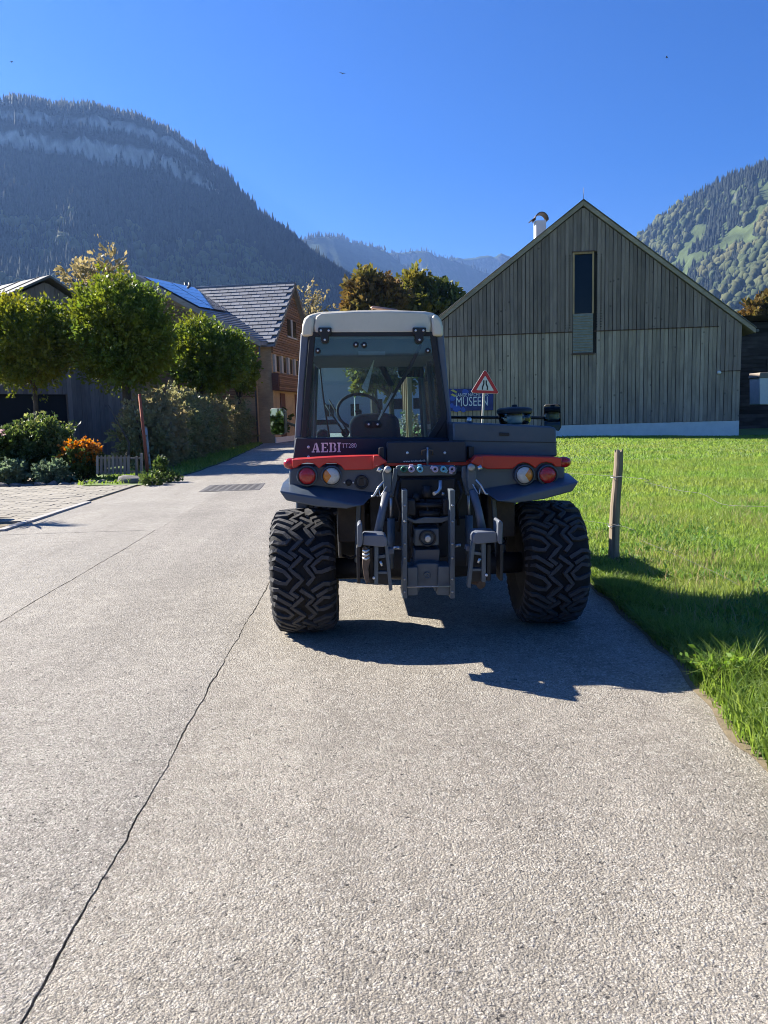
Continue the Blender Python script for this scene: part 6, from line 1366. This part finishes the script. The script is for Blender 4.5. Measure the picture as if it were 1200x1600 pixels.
# boulder and edging stones
def stone(name, lab, c, d, seed, cat='stone', group=None):
    bm = bmesh.new(); bmesh.ops.create_icosphere(bm, subdivisions=3, radius=1); rs = random.Random(seed); ph = [rs.uniform(0, 6) for _ in range(6)]
    for q in bm.verts:
        p = q.co.copy(); k = 1+.14*math.sin(3*p.x+ph[0])*math.sin(2.5*p.y+ph[1])+.10*math.sin(5*p.z+ph[2]+2*p.x)+.05*math.sin(9*p.x+ph[3])*math.sin(8*p.y+ph[4])
        q.co = Vector((p.x*d[0]*k, p.y*d[1]*k, max(-.3, p.z)*d[2]*k))
    me = bpy.data.meshes.new(name); bm.to_mesh(me); bm.free()
    for pl in me.polygons: pl.use_smooth = True
    me.materials.append(M['rock']); o = bpy.data.objects.new(name, me); COL.objects.link(o); o.location = c; return tag(o, lab, cat, group)
stone('boulder', 'rounded grey boulder in front of the low picket fence', (G(202, 757).x, G(202, 757).y+.3, .0), (.40, .32, .22), 1, 'boulder')
es = ['edging stone under the dark leafy shrub', 'edging stone under the sage cushion', 'edging stone under the feathery shrub', 'edging stone beside the orange bush', 'edging stone before the orange bush', 'edging stone between orange bush and picket fence', 'edging stone next to the boulder', 'edging stone at the garden corner by the pavers']
for i in range(12):
    x = -9.2 + i*.315*1.02; stone('edging_stone', 'flat grey edging stone in the row between pavers and garden shrubs', (x, 20.42+.05*math.sin(i*2.1), .01), (.17+.02*math.sin(i), .12, .09+.02*math.cos(i*1.7)), 20+i, 'stone', 'edging stones of the garden bed')
# lamp post and flower tubs down the road, seen through the cab
lpz = Vector((W(555, 650, 75).x, 75, 0)); lpst = tag(empty('street_lamp', tuple(lpz)), 'thin pale street lamp far down the road behind the cab glass', 'street lamp')
m = MB(); m.tube([lpz, lpz+Vector((0, 0, 4.2))], [.07, .05], 8); m.build('pole', M['plinth'], lpst); m = MB(); m.box(lpz+Vector((-.25, 0, 4.25)), (.7, .25, .12)); m.build('lamp_head', M['plinth'], lpst, .02)
tb = Vector((W(642, 652, 44).x, 44, 0)); tub_ = tag(empty('flower_tub', tuple(tb)), 'flower tub with pale blooms by the barn corner', 'flower tub')
m = MB(); m.lathe(tb, (0, 0, 1), [(.3, 0), (.4, .5), (.36, .5), (.3, .4), (0, .4)], 14); m.build('pot', M['brownbox'], tub_)
r = np.random.default_rng(9); P, N = crown_points([((tb.x, tb.y, 1.1), (.6, .6, .7))], 700, r, .2, .3); v, f = leaf_mesh(P-np.array(tb), N, .12, 3); raw_mesh('foliage', v, f, leafmat('mixed_bloom', (0.06, .12, .03), (.5, .45, .45), .3), tub_)
# porch posts at the sunny barn corner
pq = tag(empty('barn_porch', (BL.x-.6, BL.y+1, 0)), 'sunlit honey coloured timber porch at the left barn corner', 'porch')
for k in range(4):
    m = MB(); m.box((BL.x-.55+k*.05, BL.y+.6+k*2.2, 2.6), (.24, .24, 5.2)); m.build('post', M['wood_new'], pq, .01)
m = MB(); m.box((BL.x-.5, BL.y+3.9, 5.2), (.26, 8, .3)); m.build('beam', M['wood_new'], pq, .01)
# car parked across the end of the road
cb0 = Vector((W(512, 660, 60).x, 60, 0)); car = tag(empty('parked_car', tuple(cb0)), 'pale blue car parked across the far end of the road', 'car')
M['carpaint'] = simple('pale_car_paint', (0.58, 0.64, 0.68), .25, coat=.6, var=.03)
pf_ = [(-2.1, .32), (2.1, .32), (2.15, .62), (1.95, .82), (1.2, .95), (.55, 1.42), (-1.0, 1.45), (-1.75, .98), (-2.1, .85)]
m = MB(); m.loft([cb0+Vector((x, -.8, z)) for x, z in pf_], [cb0+Vector((x, .8, z)) for x, z in pf_]); m.build('body', M['carpaint'], car, .06)
m = MB(); wq = [(.98, .98), (.48, 1.36), (-.95, 1.38), (-1.5, 1.0)]; m.loft([cb0+Vector((x, -.82, z)) for x, z in wq], [cb0+Vector((x, .82, z)) for x, z in wq]); m.build('window', M['glass_dark'], car)
for x in (-1.3, 1.35):
    for yy in (-.72, .72):
        m = MB(); m.lathe(cb0+Vector((x, yy-.1, .32)), (0, 1, 0), [(.2, 0), (.32, .02), (.32, .18), (.2, .2)], 18); m.build('wheel', M['rubber'], car)
# unseen potted yucca added outside the left edge to cast the shadow there
yc = Vector((-6.55, 13.3, 0)); yu = tag(empty('shadow_yucca', tuple(yc)), 'spiky potted yucca added out of view to cast a shadow on the pavers', 'plant')
m = MB(); m.lathe(yc, (0, 0, 1), [(.22, 0), (.3, .45), (.27, .45), (.24, .38), (0, .38)], 16); m.build('pot', M['brownbox'], yu)
m = MB(); m.tube([yc+Vector((0, 0, .35)), yc+Vector((.03, 0, 1.1))], [.06, .05], 8); m.build('trunk', M['bark'], yu)
m = MB(); rs = random.Random(12)
for k in range(46):
    q = rs.uniform(0, 6.28); el = rs.uniform(-.35, 1.4); d = Vector((math.cos(q)*math.cos(el), math.sin(q)*math.cos(el), math.sin(el))); c = yc+Vector((.03, 0, 1.05)); sd_ = d.cross(Vector((0, 0, 1))).normalized()*.03; l = rs.uniform(.5, .75)
    m.add([c+sd_*.5, c-sd_*.5, c+d*l*.5-sd_, c+d*l*.5+sd_, c+d*l+Vector((0, 0, -.08))], [(0, 1, 2, 3), (3, 2, 4)])
m.build('foliage', M['shrub'], yu, fix=False)
# unseen dark shed added behind the camera to keep glass and mirror reflections dark
bs = tag(empty('dark_shed', (0, -20, 0)), 'long dark timber shed added unseen behind the camera to darken glass reflections', 'shed')
m = MB(); m.box((0, -23, 1.8), (44, 6, 3.6)); m.build('wall', M['black_wood'], bs)
m = MB(); m.loft([Vector((-23, -19.4, 3.5)), Vector((23, -19.4, 3.5)), Vector((23, -19.4, 3.65)), Vector((-23, -19.4, 3.65))], [Vector((-23, -26.6, 4.4)), Vector((23, -26.6, 4.4)), Vector((23, -26.6, 4.55)), Vector((-23, -26.6, 4.55))]); m.build('roof', M['black_wood'], bs)
for k in range(3): m = MB(); m.box((-12+k*12, -19.97, 1.6), (3.2, .1, 3.2)); m.build('door', M['black_wood'], bs)
# birds
for i, (x, y, D, rz) in enumerate(((535, 115, 60, .3), (1042, 90, 70, 1.2), (17.5, 97, 75, -.4))):
    c = ray(x, y)*D + Vector((0, 0, CAM_H)); bd_ = tag(empty('bird', tuple(c)), ['dark bird flying high above the tractor cab', 'dark bird flying high above the barn roof', 'dark bird flying above the cliff mountain'][i], 'bird', 'birds in flight')
    Rz = Matrix.Rotation(rz, 3, 'Z'); m = MB(); m.lathe(c - Rz @ Vector((0, .11, 0)), Rz @ Vector((0, 1, 0)), [(0, 0), (.03, .04), (.038, .1), (.025, .17), (.02, .21), (0, .25)], 8); m.build('body', M['black'], bd_)
    for s_ in (-1, 1):
        m = MB(); pl = [Vector(p) for p in ((s_*.02, .05, .02), (s_*.14, .09, .07), (s_*.27, .0, .05), (s_*.13, -.02, .06), (s_*.02, -.05, .02))]; m.loft([c+Rz @ p for p in pl], [c+Rz @ (p+Vector((0, 0, .008))) for p in pl]); m.build('wing', M['black'], bd_)

# ------------------------------------------------------------------ haze in the valley
hz = MB(); hz.box((0, 4000, 740), (17000, 10800, 1484)); ho = hz.build('haze', bpy.data.materials.new('valley_haze')); tag(ho, 'thin blue haze filling the valley air', 'haze', kind='stuff')
hm = ho.data.materials[0]; hm.use_nodes = True; t_ = hm.node_tree; t_.nodes.clear(); vo = t_.nodes.new('ShaderNodeVolumePrincipled'); oo = t_.nodes.new('ShaderNodeOutputMaterial')
vo.inputs['Color'].default_value = (0.26, 0.48, 1.0, 1); vo.inputs['Density'].default_value = HAZE_D if 'HAZE_D' in globals() else 7.5e-5; vo.inputs['Anisotropy'].default_value = 0.35
t_.links.new(vo.outputs[0], oo.inputs['Volume'])
